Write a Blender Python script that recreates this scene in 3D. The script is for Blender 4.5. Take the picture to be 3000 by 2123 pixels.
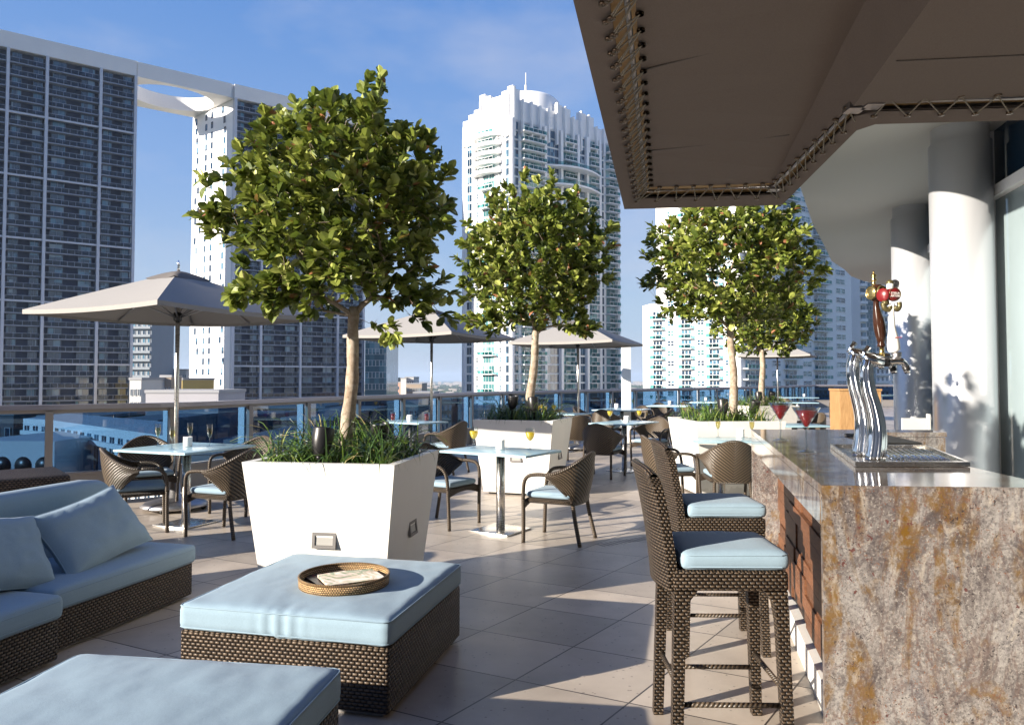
import bpy, bmesh, math, random
from mathutils import Vector, Matrix, noise
R = math.radians
for o in list(bpy.data.objects): bpy.data.objects.remove(o)
scene = bpy.context.scene
col = scene.collection

# ------------------------------------------------------------------ camera
CAM_H = 1.42
cam_d = bpy.data.cameras.new('camera'); cam = bpy.data.objects.new('camera', cam_d); col.objects.link(cam)
cam.location = (0, 0, CAM_H); cam.rotation_euler = (R(90 + 1.94), 0, 0)
cam_d.sensor_width = 36; cam_d.lens = 740 / 1024 * 36; cam_d.shift_y = -8.7 / 1024
cam_d.clip_start = 0.05; cam_d.clip_end = 30000
scene.camera = cam
# ------------------------------------------------------------------ sky + sun
SUN_EL = 17.0
SUN_DIR = Vector((-.88, -.47, 0)).normalized()          # horizontal direction towards the sun
world = bpy.data.worlds.new('World'); scene.world = world; world.use_nodes = True
nt = world.node_tree; bg = nt.nodes['Background']
sky = nt.nodes.new('ShaderNodeTexSky'); sky.sky_type = 'NISHITA'; sky.sun_disc = False
sky.sun_elevation = R(SUN_EL); sky.sun_rotation = math.atan2(SUN_DIR.x, SUN_DIR.y)
sky.altitude = 50; sky.air_density = 1.0; sky.dust_density = 0.6; sky.ozone_density = 2.2
tc = nt.nodes.new('ShaderNodeTexCoord'); mp = nt.nodes.new('ShaderNodeMapping'); mp.inputs['Scale'].default_value = (1.1, 1.1, 2.6)
mp.inputs['Location'].default_value = (0.4, 0.1, 0.25)
nz = nt.nodes.new('ShaderNodeTexNoise'); nz.inputs['Scale'].default_value = 2.6; nz.inputs['Detail'].default_value = 5; nz.inputs['Roughness'].default_value = .55
rp = nt.nodes.new('ShaderNodeValToRGB'); rp.color_ramp.elements[0].position = .44; rp.color_ramp.elements[1].position = .78
rp.color_ramp.elements[1].color = (.55, .55, .55, 1)
mx = nt.nodes.new('ShaderNodeMixRGB'); mx.inputs[2].default_value = (4.6, 4.8, 5.6, 1)
L = nt.links
L.new(tc.outputs['Generated'], mp.inputs[0]); L.new(mp.outputs[0], nz.inputs[0]); L.new(nz.outputs[0], rp.inputs[0])
sx = nt.nodes.new('ShaderNodeSeparateXYZ'); L.new(tc.outputs['Generated'], sx.inputs[0])
gr = nt.nodes.new('ShaderNodeValToRGB'); e = gr.color_ramp.elements; e[0].position = 0; e[0].color = (3.5, 4.2, 5.5, 1); e[1].position = .75; e[1].color = (.45, 1.4, 4.4, 1)
for p_, c_ in ((.10, (3.0, 4.1, 5.7, 1)), (.25, (1.9, 3.2, 5.8, 1)), (.45, (.95, 2.25, 5.3, 1))): q_ = e.new(p_); q_.color = c_
L.new(sx.outputs[2], gr.inputs[0]); m2 = nt.nodes.new('ShaderNodeMixRGB'); m2.inputs[0].default_value = .85; L.new(sky.outputs[0], m2.inputs[1]); L.new(gr.outputs[0], m2.inputs[2])
L.new(rp.outputs[0], mx.inputs[0]); L.new(m2.outputs[0], mx.inputs[1]); L.new(mx.outputs[0], bg.inputs[0])
bg.inputs[1].default_value = 0.052
sd = bpy.data.lights.new('sun', 'SUN'); sun = bpy.data.objects.new('sun', sd); col.objects.link(sun)
sd.energy = 5.0; sd.angle = R(.5); sd.color = (1, .91, .78)
sv = Vector((SUN_DIR.x * math.cos(R(SUN_EL)), SUN_DIR.y * math.cos(R(SUN_EL)), math.sin(R(SUN_EL))))
sun.rotation_euler = sv.to_track_quat('Z', 'Y').to_euler(); sun.location = (-20, -10, 20)
scene.view_settings.view_transform = 'Standard'; scene.view_settings.look = 'None'
scene.view_settings.exposure = 1.46; scene.view_settings.gamma = 1
scene.cycles.max_bounces = 8; scene.cycles.transparent_max_bounces = 24

# ------------------------------------------------------------------ helpers
_c, _s = math.cos(R(1.94)), math.sin(R(1.94))
def ray(x, y):                                          # photograph pixel (3000 px wide) -> direction
    k = 1024 / 3000; u = (x * k - 512) / 740; v = -(y * k - 353.3) / 740
    return Vector((u, _c - _s * v, _s + _c * v))
def at(x, y, Y):                                        # point at distance Y
    r = ray(x, y); t = Y / r.y; return Vector((r.x * t, Y, CAM_H + r.z * t))
def onz(x, y, z):
    r = ray(x, y); t = (z - CAM_H) / r.z; return Vector((r.x * t, r.y * t, z))

def tag(o, label=None, cat=None, group=None, kind=None):
    if label: o['label'] = label
    if cat: o['category'] = cat
    if group: o['group'] = group
    if kind: o['kind'] = kind
    return o
def empty(name, loc=(0, 0, 0), rz=0, label=None, cat=None, group=None):
    o = bpy.data.objects.new(name, None); col.objects.link(o); o.location = loc; o.rotation_euler = (0, 0, rz)
    o.empty_display_size = .1
    return tag(o, label, cat, group)
KIDS = {}
def kids(o): return KIDS.get(o.name, [])
def link(o, parent=None):
    col.objects.link(o)
    if parent is not None:
        o.parent = parent; KIDS.setdefault(parent.name, []).append(o)
    return o
def copy_tree(o, loc=None, rz=None, label=None, group=None, parent=None):
    c = o.copy(); link(c, parent)
    if loc is not None: c.location = loc
    if rz is not None: c.rotation_euler = (0, 0, rz)
    if label: c['label'] = label
    if group: c['group'] = group
    for ch in kids(o): copy_tree(ch, parent=c)
    return c
class MB:
    def __init__(s):
        s.bm = bmesh.new(); s.uv = s.bm.loops.layers.uv.new('UVMap'); s.rn = s.bm.faces.layers.float.new('rnd'); s.cur = .5
    def face(s, vs, uvs=None, smooth=False):
        try: f = s.bm.faces.new(vs)
        except ValueError: return None
        f.smooth = smooth; f[s.rn] = s.cur
        if uvs:
            for l, t in zip(f.loops, uvs): l[s.uv].uv = t
        else:
            f.normal_update(); n = f.normal; a = (abs(n.x), abs(n.y), abs(n.z))
            for l in f.loops:
                p = l.vert.co
                if a[2] >= a[0] and a[2] >= a[1]: l[s.uv].uv = (p.x, p.y)
                elif a[0] >= a[1]: l[s.uv].uv = (p.y, p.z)
                else: l[s.uv].uv = (p.x, p.z)
        return f
    def poly(s, pts, **k): return s.face([s.bm.verts.new(p) for p in pts], **k)
    def box(s, c, sz, M=None, taper=None):
        hx, hy, hz = sz[0] / 2, sz[1] / 2, sz[2] / 2; v = []
        for z in (-1, 1):
            t = 1 if (taper is None or z > 0) else taper
            for x, y in ((-1, -1), (1, -1), (1, 1), (-1, 1)):
                p = Vector((c[0] + x * hx * t, c[1] + y * hy * t, c[2] + z * hz))
                v.append(s.bm.verts.new(M @ p if M is not None else p))
        for q in ((0, 3, 2, 1), (4, 5, 6, 7), (0, 1, 5, 4), (1, 2, 6, 5), (2, 3, 7, 6), (3, 0, 4, 7)):
            s.face([v[i] for i in q])
        return s
    def prism(s, pts, z0, z1):                          # polygon (counter-clockwise) extruded
        lo = [s.bm.verts.new((p[0], p[1], z0)) for p in pts]; hi = [s.bm.verts.new((p[0], p[1], z1)) for p in pts]
        s.face(hi); s.face(lo[::-1]); n = len(pts)
        for i in range(n): s.face([lo[i], lo[(i + 1) % n], hi[(i + 1) % n], hi[i]])
        return s
    def tube(s, pts, r, n=8, cap=True, smooth=True):
        pts = [Vector(p) for p in pts]; rs = r if isinstance(r, (list, tuple)) else [r] * len(pts)
        rings = []; up = None; ln = 0
        for i, p in enumerate(pts):
            d = (pts[min(i + 1, len(pts) - 1)] - pts[max(i - 1, 0)])
            if d.length < 1e-9: d = Vector((0, 0, 1))
            d.normalize()
            if up is None: up = d.orthogonal().normalized()
            else:
                up = up - d * up.dot(d)
                up = up.normalized() if up.length > 1e-6 else d.orthogonal().normalized()
            b = d.cross(up)
            if i: ln += (p - pts[i - 1]).length
            rings.append(([s.bm.verts.new(p + (up * math.cos(a) + b * math.sin(a)) * rs[i]) for a in [2 * math.pi * k / n for k in range(n)]], ln))
        for (A, la), (B, lb) in zip(rings, rings[1:]):
            for k in range(n):
                k2 = (k + 1) % n
                s.face([A[k], A[k2], B[k2], B[k]], [(k / n, la), ((k + 1) / n, la), ((k + 1) / n, lb), (k / n, lb)], smooth)
        if cap: s.face(rings[0][0][::-1]); s.face(rings[-1][0])
        return s
    def lathe(s, prof, n=24, M=None, smooth=True, closed=False):
        rings = []
        for (r, z) in prof:
            if r < 1e-5:
                p = Vector((0, 0, z)); rings.append([s.bm.verts.new(M @ p if M else p)])
            else:
                q = []
                for k in range(n):
                    a = 2 * math.pi * k / n; p = Vector((r * math.cos(a), r * math.sin(a), z)); q.append(s.bm.verts.new(M @ p if M else p))
                rings.append(q)
        ln = 0; lens = [0]
        for i in range(1, len(prof)):
            ln += math.hypot(prof[i][0] - prof[i - 1][0], prof[i][1] - prof[i - 1][1]); lens.append(ln)
        for i in range(len(rings) - 1):
            A, B = rings[i], rings[i + 1]
            for k in range(n):
                k2 = (k + 1) % n; u0, u1 = k / n, (k + 1) / n
                if len(A) == 1 and len(B) == 1: continue
                if len(A) == 1: s.face([A[0], B[k2], B[k]], [(u0, lens[i]), (u1, lens[i + 1]), (u0, lens[i + 1])], smooth)
                elif len(B) == 1: s.face([A[k], A[k2], B[0]], [(u0, lens[i]), (u1, lens[i]), (u0, lens[i + 1])], smooth)
                else: s.face([A[k], A[k2], B[k2], B[k]], [(u0, lens[i]), (u1, lens[i]), (u1, lens[i + 1]), (u0, lens[i + 1])], smooth)
        return s
    def grid(s, fn, nu, nv, smooth=True, uvf=None):
        g = [[s.bm.verts.new(fn(i / nu, j / nv)) for j in range(nv + 1)] for i in range(nu + 1)]
        for i in range(nu):
            for j in range(nv):
                q = [(i, j), (i + 1, j), (i + 1, j + 1), (i, j + 1)]
                s.face([g[a][b] for a, b in q], [(uvf(a / nu, b / nv) if uvf else (a / nu, b / nv)) for a, b in q], smooth)
        return g
    def rbox(s, c, sz, r, n=(10, 10, 4), puff=0, M=None, fn=None):
        h = [sz[0] / 2, sz[1] / 2, sz[2] / 2]; inner = [max(0, a - r) for a in h]; vmap = {}
        def V(p):
            key = tuple(round(a, 5) for a in p)
            if key in vmap: return vmap[key]
            q = Vector(p); i = Vector([max(-inner[k], min(inner[k], q[k])) for k in range(3)])
            d = q - i
            if d.length > 1e-9: q = i + d.normalized() * r
            if puff:
                f = (1 - (p[0] / h[0]) ** 4) * (1 - (p[1] / h[1]) ** 4); q.z += math.copysign(puff * f, p[2]) * min(1, abs(p[2]) / h[2])
            if fn: q = fn(q)
            q = q + Vector(c)
            if M is not None: q = M @ q
            vmap[key] = s.bm.verts.new(q); return vmap[key]
        def lin(k):
            m = n[k]; e = [-h[k], -h[k] + r * .35, -h[k] + r]; e2 = [h[k] - r, h[k] - r * .35, h[k]]
            mid = [-inner[k] + 2 * inner[k] * i / m for i in range(1, m)] if inner[k] > 1e-4 else []
            a = sorted(set([round(x, 5) for x in e + mid + e2])); return a
        ax = [lin(0), lin(1), lin(2)]
        for k in range(3):
            i, j = (k + 1) % 3, (k + 2) % 3
            for sg in (-1, 1):
                for a0, a1 in zip(ax[i], ax[i][1:]):
                    for b0, b1 in zip(ax[j], ax[j][1:]):
                        vs = []
                        for (a, b) in ((a0, b0), (a1, b0), (a1, b1), (a0, b1)):
                            p = [0, 0, 0]; p[k] = sg * h[k]; p[i] = a; p[j] = b; vs.append(V(p))
                        if sg < 0: vs.reverse()
                        if len(set(vs)) == 4: s.face(vs, smooth=True)
        return s
    def build(s, name, mat, parent=None, fixn=False):
        me = bpy.data.meshes.new(name)
        if fixn: bmesh.ops.recalc_face_normals(s.bm, faces=s.bm.faces)
        s.bm.to_mesh(me); s.bm.free()
        me.materials.append(mat)
        o = bpy.data.objects.new(name, me); return link(o, parent)
def struct(name, mb, mat): return tag(mb.build(name, mat), kind='structure')
def rot(z=0, x=0, y=0, t=(0, 0, 0)): return Matrix.Translation(t) @ Matrix.Rotation(z, 4, 'Z') @ Matrix.Rotation(y, 4, 'Y') @ Matrix.Rotation(x, 4, 'X')
def smoothpath(pts, n=6):
    P = [Vector(p) for p in pts]; out = []
    for i in range(len(P) - 1):
        a = P[max(i - 1, 0)]; b = P[i]; c = P[i + 1]; d = P[min(i + 2, len(P) - 1)]
        for k in range(n):
            t = k / n
            out.append(.5 * ((2 * b) + (c - a) * t + (2 * a - 5 * b + 4 * c - d) * t * t + (3 * b - a - 3 * c + d) * t ** 3))
    out.append(P[-1]); return out

# ------------------------------------------------------------------ materials
def newmat(name):
    m = bpy.data.materials.new(name); m.use_nodes = True
    return m, m.node_tree, m.node_tree.nodes['Principled BSDF']
def N(t, typ, **k):
    n = t.nodes.new(typ)
    for a, b in k.items():
        if a in n.inputs: n.inputs[a].default_value = b
        else: setattr(n, a, b)
    return n
def rgb(c): return (c[0], c[1], c[2], 1)
def simple(name, c, rough=.5, metal=0, var=.12, scale=8, bump=0, bscale=60, coord='Object', spec=.5):
    m, t, b = newmat(name); b.inputs['Roughness'].default_value = rough; b.inputs['Metallic'].default_value = metal
    b.inputs['Specular IOR Level'].default_value = spec
    tc = N(t, 'ShaderNodeTexCoord'); nz = N(t, 'ShaderNodeTexNoise', Scale=scale, Detail=4)
    t.links.new(tc.outputs[coord], nz.inputs[0])
    mxn = N(t, 'ShaderNodeMixRGB'); mxn.inputs[1].default_value = rgb([x * (1 - var) for x in c]); mxn.inputs[2].default_value = rgb([min(1, x * (1 + var)) for x in c])
    t.links.new(nz.outputs[0], mxn.inputs[0]); t.links.new(mxn.outputs[0], b.inputs['Base Color'])
    if bump:
        n2 = N(t, 'ShaderNodeTexNoise', Scale=bscale, Detail=3); t.links.new(tc.outputs[coord], n2.inputs[0])
        bp = N(t, 'ShaderNodeBump', Strength=bump, Distance=.01); t.links.new(n2.outputs[0], bp.inputs['Height']); t.links.new(bp.outputs[0], b.inputs['Normal'])
    return m
def ramp(t, src, stops, interp='LINEAR'):
    r = N(t, 'ShaderNodeValToRGB'); cr = r.color_ramp; cr.interpolation = interp
    while len(cr.elements) < len(stops): cr.elements.new(.5)
    for e, (p, c) in zip(cr.elements, stops): e.position = p; e.color = rgb(c) if len(c) == 3 else c
    t.links.new(src, r.inputs[0]); return r.outputs[0]
def mathn(t, op, a, b=None, c=None):
    n = N(t, 'ShaderNodeMath', operation=op)
    for i, x in enumerate((a, b, c)):
        if x is None: continue
        if isinstance(x, (int, float)): n.inputs[i].default_value = x
        else: t.links.new(x, n.inputs[i])
    return n.outputs[0]
def mix(t, f, a, b):
    n = N(t, 'ShaderNodeMixRGB')
    for i, x in ((0, f), (1, a), (2, b)):
        if isinstance(x, (int, float)): n.inputs[i].default_value = x
        elif isinstance(x, tuple): n.inputs[i].default_value = rgb(x)
        else: t.links.new(x, n.inputs[i])
    return n.outputs[0]

def m_tiles():
    m, t, b = newmat('stone_tiles'); g = N(t, 'ShaderNodeNewGeometry'); sp = N(t, 'ShaderNodeSeparateXYZ'); t.links.new(g.outputs['Position'], sp.inputs[0])
    x, y = sp.outputs[0], sp.outputs[1]
    def lin(a, bb, c): return mathn(t, 'ADD', mathn(t, 'MULTIPLY_ADD', x, a, c), mathn(t, 'MULTIPLY', y, bb))
    A = lin(-1.4813, 1.0607, -1.7388 + 60); B = lin(.8567, 1.705, -5.0625 + 60)
    def edge(v):
        f = mathn(t, 'FRACT', v); d = mathn(t, 'ABSOLUTE', mathn(t, 'SUBTRACT', f, .5)); return d    # 0.5 at joint
    e = mathn(t, 'MAXIMUM', edge(A), edge(B))
    joint = mathn(t, 'GREATER_THAN', e, .4925)
    cmb = N(t, 'ShaderNodeCombineXYZ'); t.links.new(mathn(t, 'FLOOR', A), cmb.inputs[0]); t.links.new(mathn(t, 'FLOOR', B), cmb.inputs[1])
    wn = N(t, 'ShaderNodeTexWhiteNoise'); t.links.new(cmb.outputs[0], wn.inputs[0])
    n1 = N(t, 'ShaderNodeTexNoise', Scale=2.2, Detail=7, Roughness=.6); n2 = N(t, 'ShaderNodeTexNoise', Scale=28, Detail=5, Roughness=.7)
    off = N(t, 'ShaderNodeVectorMath', operation='MULTIPLY_ADD'); off.inputs[1].default_value = (13, 13, 13)
    t.links.new(wn.outputs[1], off.inputs[0]); t.links.new(g.outputs['Position'], off.inputs[2])
    t.links.new(off.outputs[0], n1.inputs[0]); t.links.new(off.outputs[0], n2.inputs[0])
    c1 = ramp(t, n1.outputs[0], [(.3, (.33, .275, .225)), (.55, (.43, .365, .30)), (.75, (.50, .43, .36))])
    c2 = mix(t, mathn(t, 'MULTIPLY', n2.outputs[0], .30), c1, (.56, .50, .43))
    tone = mathn(t, 'MULTIPLY_ADD', wn.outputs[0], .28, .82)
    hs = N(t, 'ShaderNodeHueSaturation'); t.links.new(tone, hs.inputs['Value']); t.links.new(c2, hs.inputs['Color'])
    vo = N(t, 'ShaderNodeTexVoronoi', Scale=26); t.links.new(off.outputs[0], vo.inputs[0])
    n3 = N(t, 'ShaderNodeTexNoise', Scale=7, Detail=2); t.links.new(off.outputs[0], n3.inputs[0])
    pit = mathn(t, 'MULTIPLY', mathn(t, 'LESS_THAN', vo.outputs[0], .16), mathn(t, 'GREATER_THAN', n3.outputs[0], .5))
    c3 = mix(t, mathn(t, 'MULTIPLY', pit, .55), hs.outputs[0], (.10, .085, .075))
    vo2 = N(t, 'ShaderNodeTexVoronoi', Scale=19); t.links.new(off.outputs[0], vo2.inputs[0])
    c4 = mix(t, mathn(t, 'MULTIPLY', mathn(t, 'LESS_THAN', vo2.outputs[0], .07), .5), c3, (.55, .5, .44))
    c5 = mix(t, joint, c4, (.045, .038, .034))
    t.links.new(c5, b.inputs['Base Color'])
    n4 = N(t, 'ShaderNodeTexNoise', Scale=1.1, Detail=6, Roughness=.65); t.links.new(g.outputs['Position'], n4.inputs[0])
    c5 = mix(t, ramp(t, n4.outputs[0], [(.50, (0, 0, 0)), (.62, (.22, .22, .22)), (.7, (.10, .10, .10))]), c5, (.17, .14, .115)); t.links.new(c5, b.inputs['Base Color'])
    t.links.new(mathn(t, 'MULTIPLY_ADD', n2.outputs[0], .22, .28), b.inputs['Roughness']); b.inputs['Specular IOR Level'].default_value = .55
    h = mathn(t, 'SUBTRACT', mathn(t, 'MULTIPLY', n2.outputs[0], .25), mathn(t, 'MAXIMUM', mathn(t, 'MULTIPLY', pit, .5), joint))
    bp = N(t, 'ShaderNodeBump', Strength=.35, Distance=.004); t.links.new(h, bp.inputs['Height']); t.links.new(bp.outputs[0], b.inputs['Normal'])
    return m
def m_granite(rough=.08):
    m, t, b = newmat('granite'); tc = N(t, 'ShaderNodeTexCoord'); P = tc.outputs['Object']
    def nz(s, d=5, r=.6, dist=0, sc=(1, 1, 1), loc=(0, 0, 0)):
        mp = N(t, 'ShaderNodeMapping'); mp.inputs['Scale'].default_value = sc; mp.inputs['Location'].default_value = loc; mp.inputs['Rotation'].default_value = (0, R(-20), 0)
        n = N(t, 'ShaderNodeTexNoise', Scale=s, Detail=d, Roughness=r, Distortion=dist); t.links.new(P, mp.inputs[0]); t.links.new(mp.outputs[0], n.inputs[0]); return n.outputs[0]
    base = ramp(t, nz(3.2, 8, .65, 1.2, (1.6, 1.6, .7)), [(.28, (.045, .036, .036)), (.42, (.135, .115, .108)), (.58, (.285, .265, .250)), (.74, (.11, .10, .11))])
    grain = nz(95, 4, .75)
    c = mix(t, ramp(t, grain, [(.45, (0, 0, 0)), (.62, (.55, .55, .55))]), base, (.04, .034, .036))
    c = mix(t, ramp(t, nz(120, 2, .6, 0, (1, 1, 1), (3, 3, 3)), [(.55, (0, 0, 0)), (.68, (.6, .6, .6))]), c, (.36, .33, .30))
    gold = ramp(t, nz(2.1, 9, .62, 1.6, (2.0, 2.0, .75), (1.7, .3, 5.2)), [(.50, (0, 0, 0)), (.56, (.75, .75, .75)), (.66, (1, 1, 1))])
    gold2 = mathn(t, 'MULTIPLY', gold, ramp(t, nz(30, 5, .7, 0, (1, 1, 1), (9, 1, 1)), [(.36, (.15, .15, .15)), (.55, (1, 1, 1))]))
    c = mix(t, gold2, c, (.135, .072, .015))
    vein = ramp(t, nz(2.6, 6, .6, 2.2, (1.7, 1.7, .6), (7, 2, 1)), [(.47, (0, 0, 0)), (.495, (.4, .4, .4)), (.505, (.4, .4, .4)), (.53, (0, 0, 0))])
    c = mix(t, vein, c, (.10, .055, .045))
    c = mix(t, ramp(t, nz(17, 6, .75, .8, (1, 1, 1), (2, 8, 3)), [(.52, (0, 0, 0)), (.62, (.6, .6, .6))]), c, (.055, .045, .048))
    c = mix(t, ramp(t, nz(9, 6, .7, 1.2, (1.4, 1.4, .7), (6, 1, 9)), [(.56, (0, 0, 0)), (.66, (.5, .5, .5))]), c, (.42, .37, .31))
    def spots(sc, th, colr, seed, dens):
        mp = N(t, 'ShaderNodeMapping'); mp.inputs['Location'].default_value = (seed, seed * 2, seed); t.links.new(P, mp.inputs[0])
        w = N(t, 'ShaderNodeTexNoise', Scale=75, Detail=4); t.links.new(mp.outputs[0], w.inputs[0])
        ad = N(t, 'ShaderNodeVectorMath', operation='MULTIPLY_ADD'); ad.inputs[1].default_value = (.055, .055, .055)
        t.links.new(w.outputs[1], ad.inputs[0]); t.links.new(mp.outputs[0], ad.inputs[2])
        v = N(t, 'ShaderNodeTexVoronoi', Scale=sc); t.links.new(ad.outputs[0], v.inputs[0])
        g = mathn(t, 'MULTIPLY', mathn(t, 'LESS_THAN', v.outputs[0], th), mathn(t, 'GREATER_THAN', nz(4, 3, .6, 0, (1, 1, 1), (seed, 0, 0)), dens))
        return mix(t, mathn(t, 'MULTIPLY', g, .85), c, colr)
    c = spots(24, .17, (.09, .028, .025), 2.3, .56)
    c = spots(48, .20, (.03, .025, .028), 5.1, .52)
    c = spots(60, .20, (.16, .07, .04), 8.7, .46)
    t.links.new(c, b.inputs['Base Color']); b.inputs['Roughness'].default_value = rough; b.inputs['Specular IOR Level'].default_value = .6
    return m
def m_shell():                                           # chevron ribs of a woven tub chair, u across, v up (metres)
    m, t, b = newmat('wicker_chevron'); uv = N(t, 'ShaderNodeUVMap'); sp = N(t, 'ShaderNodeSeparateXYZ'); t.links.new(uv.outputs[0], sp.inputs[0])
    u, v = sp.outputs[0], sp.outputs[1]
    k = mathn(t, 'ADD', v, mathn(t, 'MULTIPLY', mathn(t, 'ABSOLUTE', u), -.85))
    f = mathn(t, 'FRACT', mathn(t, 'MULTIPLY', k, 34)); s = mathn(t, 'SINE', mathn(t, 'MULTIPLY', f, math.pi))
    f2 = mathn(t, 'FRACT', mathn(t, 'MULTIPLY', u, 60)); s2 = mathn(t, 'SINE', mathn(t, 'MULTIPLY', f2, math.pi))
    h = mathn(t, 'MULTIPLY', s, mathn(t, 'MULTIPLY_ADD', s2, .15, .85))
    nz = N(t, 'ShaderNodeTexNoise', Scale=40, Detail=2)
    c = ramp(t, h, [(.2, (.008, .006, .004)), (.55, (.040, .028, .018)), (1, (.125, .090, .058))])
    t.links.new(mix(t, mathn(t, 'MULTIPLY', nz.outputs[0], .3), c, (.06, .045, .03)), b.inputs['Base Color'])
    b.inputs['Roughness'].default_value = .42
    bp = N(t, 'ShaderNodeBump', Strength=.9, Distance=.006); t.links.new(h, bp.inputs['Height']); t.links.new(bp.outputs[0], b.inputs['Normal'])
    return m
def m_weave(name, cw, ch, hi=(.115, .082, .056), lo=(.010, .007, .005), bumpd=.008):   # basket weave from UVs in metres
    m, t, b = newmat(name); uv = N(t, 'ShaderNodeUVMap'); sp = N(t, 'ShaderNodeSeparateXYZ'); t.links.new(uv.outputs[0], sp.inputs[0])
    v = mathn(t, 'MULTIPLY', sp.outputs[1], 1 / ch); row = mathn(t, 'FLOOR', v)
    off = mathn(t, 'MULTIPLY', mathn(t, 'MODULO', mathn(t, 'ABSOLUTE', row), 2), .5)
    u = mathn(t, 'ADD', mathn(t, 'MULTIPLY', sp.outputs[0], 1 / cw), off)
    fu = mathn(t, 'FRACT', mathn(t, 'ADD', u, 100)); fv = mathn(t, 'FRACT', mathn(t, 'ADD', v, 100))
    su = mathn(t, 'SINE', mathn(t, 'MULTIPLY', fu, math.pi)); svv = mathn(t, 'SINE', mathn(t, 'MULTIPLY', fv, math.pi))
    h = mathn(t, 'MULTIPLY', mathn(t, 'POWER', su, .42), mathn(t, 'POWER', svv, .6)); b.inputs['Specular IOR Level'].default_value = .3
    cm = N(t, 'ShaderNodeCombineXYZ'); t.links.new(mathn(t, 'FLOOR', u), cm.inputs[0]); t.links.new(row, cm.inputs[1])
    wn = N(t, 'ShaderNodeTexWhiteNoise'); t.links.new(cm.outputs[0], wn.inputs[0])
    c = ramp(t, h, [(.36, lo), (.60, tuple(x * .40 for x in hi)), (.88, hi)])
    hs = N(t, 'ShaderNodeHueSaturation'); t.links.new(mathn(t, 'MULTIPLY_ADD', wn.outputs[0], .5, .75), hs.inputs['Value']); t.links.new(c, hs.inputs['Color'])
    t.links.new(hs.outputs[0], b.inputs['Base Color']); b.inputs['Roughness'].default_value = .38
    bp = N(t, 'ShaderNodeBump', Strength=1, Distance=bumpd); t.links.new(h, bp.inputs['Height']); t.links.new(bp.outputs[0], b.inputs['Normal'])
    return m
def m_wrap():                                            # strand wrapped round a leg
    m, t, b = newmat('wicker_wrap'); uv = N(t, 'ShaderNodeUVMap'); sp = N(t, 'ShaderNodeSeparateXYZ'); t.links.new(uv.outputs[0], sp.inputs[0])
    k = mathn(t, 'ADD', mathn(t, 'MULTIPLY', sp.outputs[1], 55), mathn(t, 'MULTIPLY', sp.outputs[0], 2))
    h = mathn(t, 'SINE', mathn(t, 'MULTIPLY', mathn(t, 'FRACT', k), math.pi))
    t.links.new(ramp(t, h, [(.1, (.010, .007, .005)), (1, (.085, .060, .038))]), b.inputs['Base Color']); b.inputs['Roughness'].default_value = .4
    bp = N(t, 'ShaderNodeBump', Strength=.9, Distance=.005); t.links.new(h, bp.inputs['Height']); t.links.new(bp.outputs[0], b.inputs['Normal'])
    return m
def m_fabric(name, c, rough=.9, sheen=.3, scale=350, bs=.5):
    m, t, b = newmat(name); tc = N(t, 'ShaderNodeTexCoord'); n = N(t, 'ShaderNodeTexNoise', Scale=scale, Detail=2); n2 = N(t, 'ShaderNodeTexNoise', Scale=5, Detail=5)
    t.links.new(tc.outputs['Object'], n.inputs[0]); t.links.new(tc.outputs['Object'], n2.inputs[0])
    a = mix(t, n.outputs[0], tuple(x * .78 for x in c), tuple(min(1, x * 1.2) for x in c))
    t.links.new(mix(t, mathn(t, 'MULTIPLY', n2.outputs[0], .25), a, tuple(x * .8 for x in c)), b.inputs['Base Color'])
    b.inputs['Roughness'].default_value = rough; b.inputs['Sheen Weight'].default_value = sheen; b.inputs['Specular IOR Level'].default_value = .2
    h = mathn(t, 'ADD', mathn(t, 'MULTIPLY', n.outputs[0], .15), mathn(t, 'MULTIPLY', n2.outputs[0], 1.6))
    bp = N(t, 'ShaderNodeBump', Strength=bs, Distance=.006); t.links.new(h, bp.inputs['Height']); t.links.new(bp.outputs[0], b.inputs['Normal'])
    return m
def m_metal(name, c, rough, aniso=False):
    m, t, b = newmat(name); b.inputs['Metallic'].default_value = 1; b.inputs['Base Color'].default_value = rgb(c)
    tc = N(t, 'ShaderNodeTexCoord'); mp = N(t, 'ShaderNodeMapping'); mp.inputs['Scale'].default_value = (3, 3, 90) if aniso else (20, 20, 20)
    n = N(t, 'ShaderNodeTexNoise', Scale=6, Detail=3); t.links.new(tc.outputs['Object'], mp.inputs[0]); t.links.new(mp.outputs[0], n.inputs[0])
    t.links.new(mathn(t, 'MULTIPLY_ADD', n.outputs[0], .12, rough - .05), b.inputs['Roughness']); return m
def m_glass(name, tint, refl=.5, f0=1.5, rough=0.0, pw=4):    # thin tinted pane
    m, t, b = newmat(name); t.nodes.remove(b); out = t.nodes['Material Output']
    tr = N(t, 'ShaderNodeBsdfTransparent'); tr.inputs[0].default_value = rgb(tint); gl = N(t, 'ShaderNodeBsdfGlossy'); gl.inputs['Roughness'].default_value = rough
    lw = N(t, 'ShaderNodeLayerWeight'); mxs = N(t, 'ShaderNodeMixShader'); t.links.new(mathn(t, 'MULTIPLY', mathn(t, 'MULTIPLY_ADD', mathn(t, 'POWER', lw.outputs['Facing'], pw), .9, .05), refl), mxs.inputs[0])
    t.links.new(tr.outputs[0], mxs.inputs[1]); t.links.new(gl.outputs[0], mxs.inputs[2]); t.links.new(mxs.outputs[0], out.inputs[0]); return m
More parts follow.
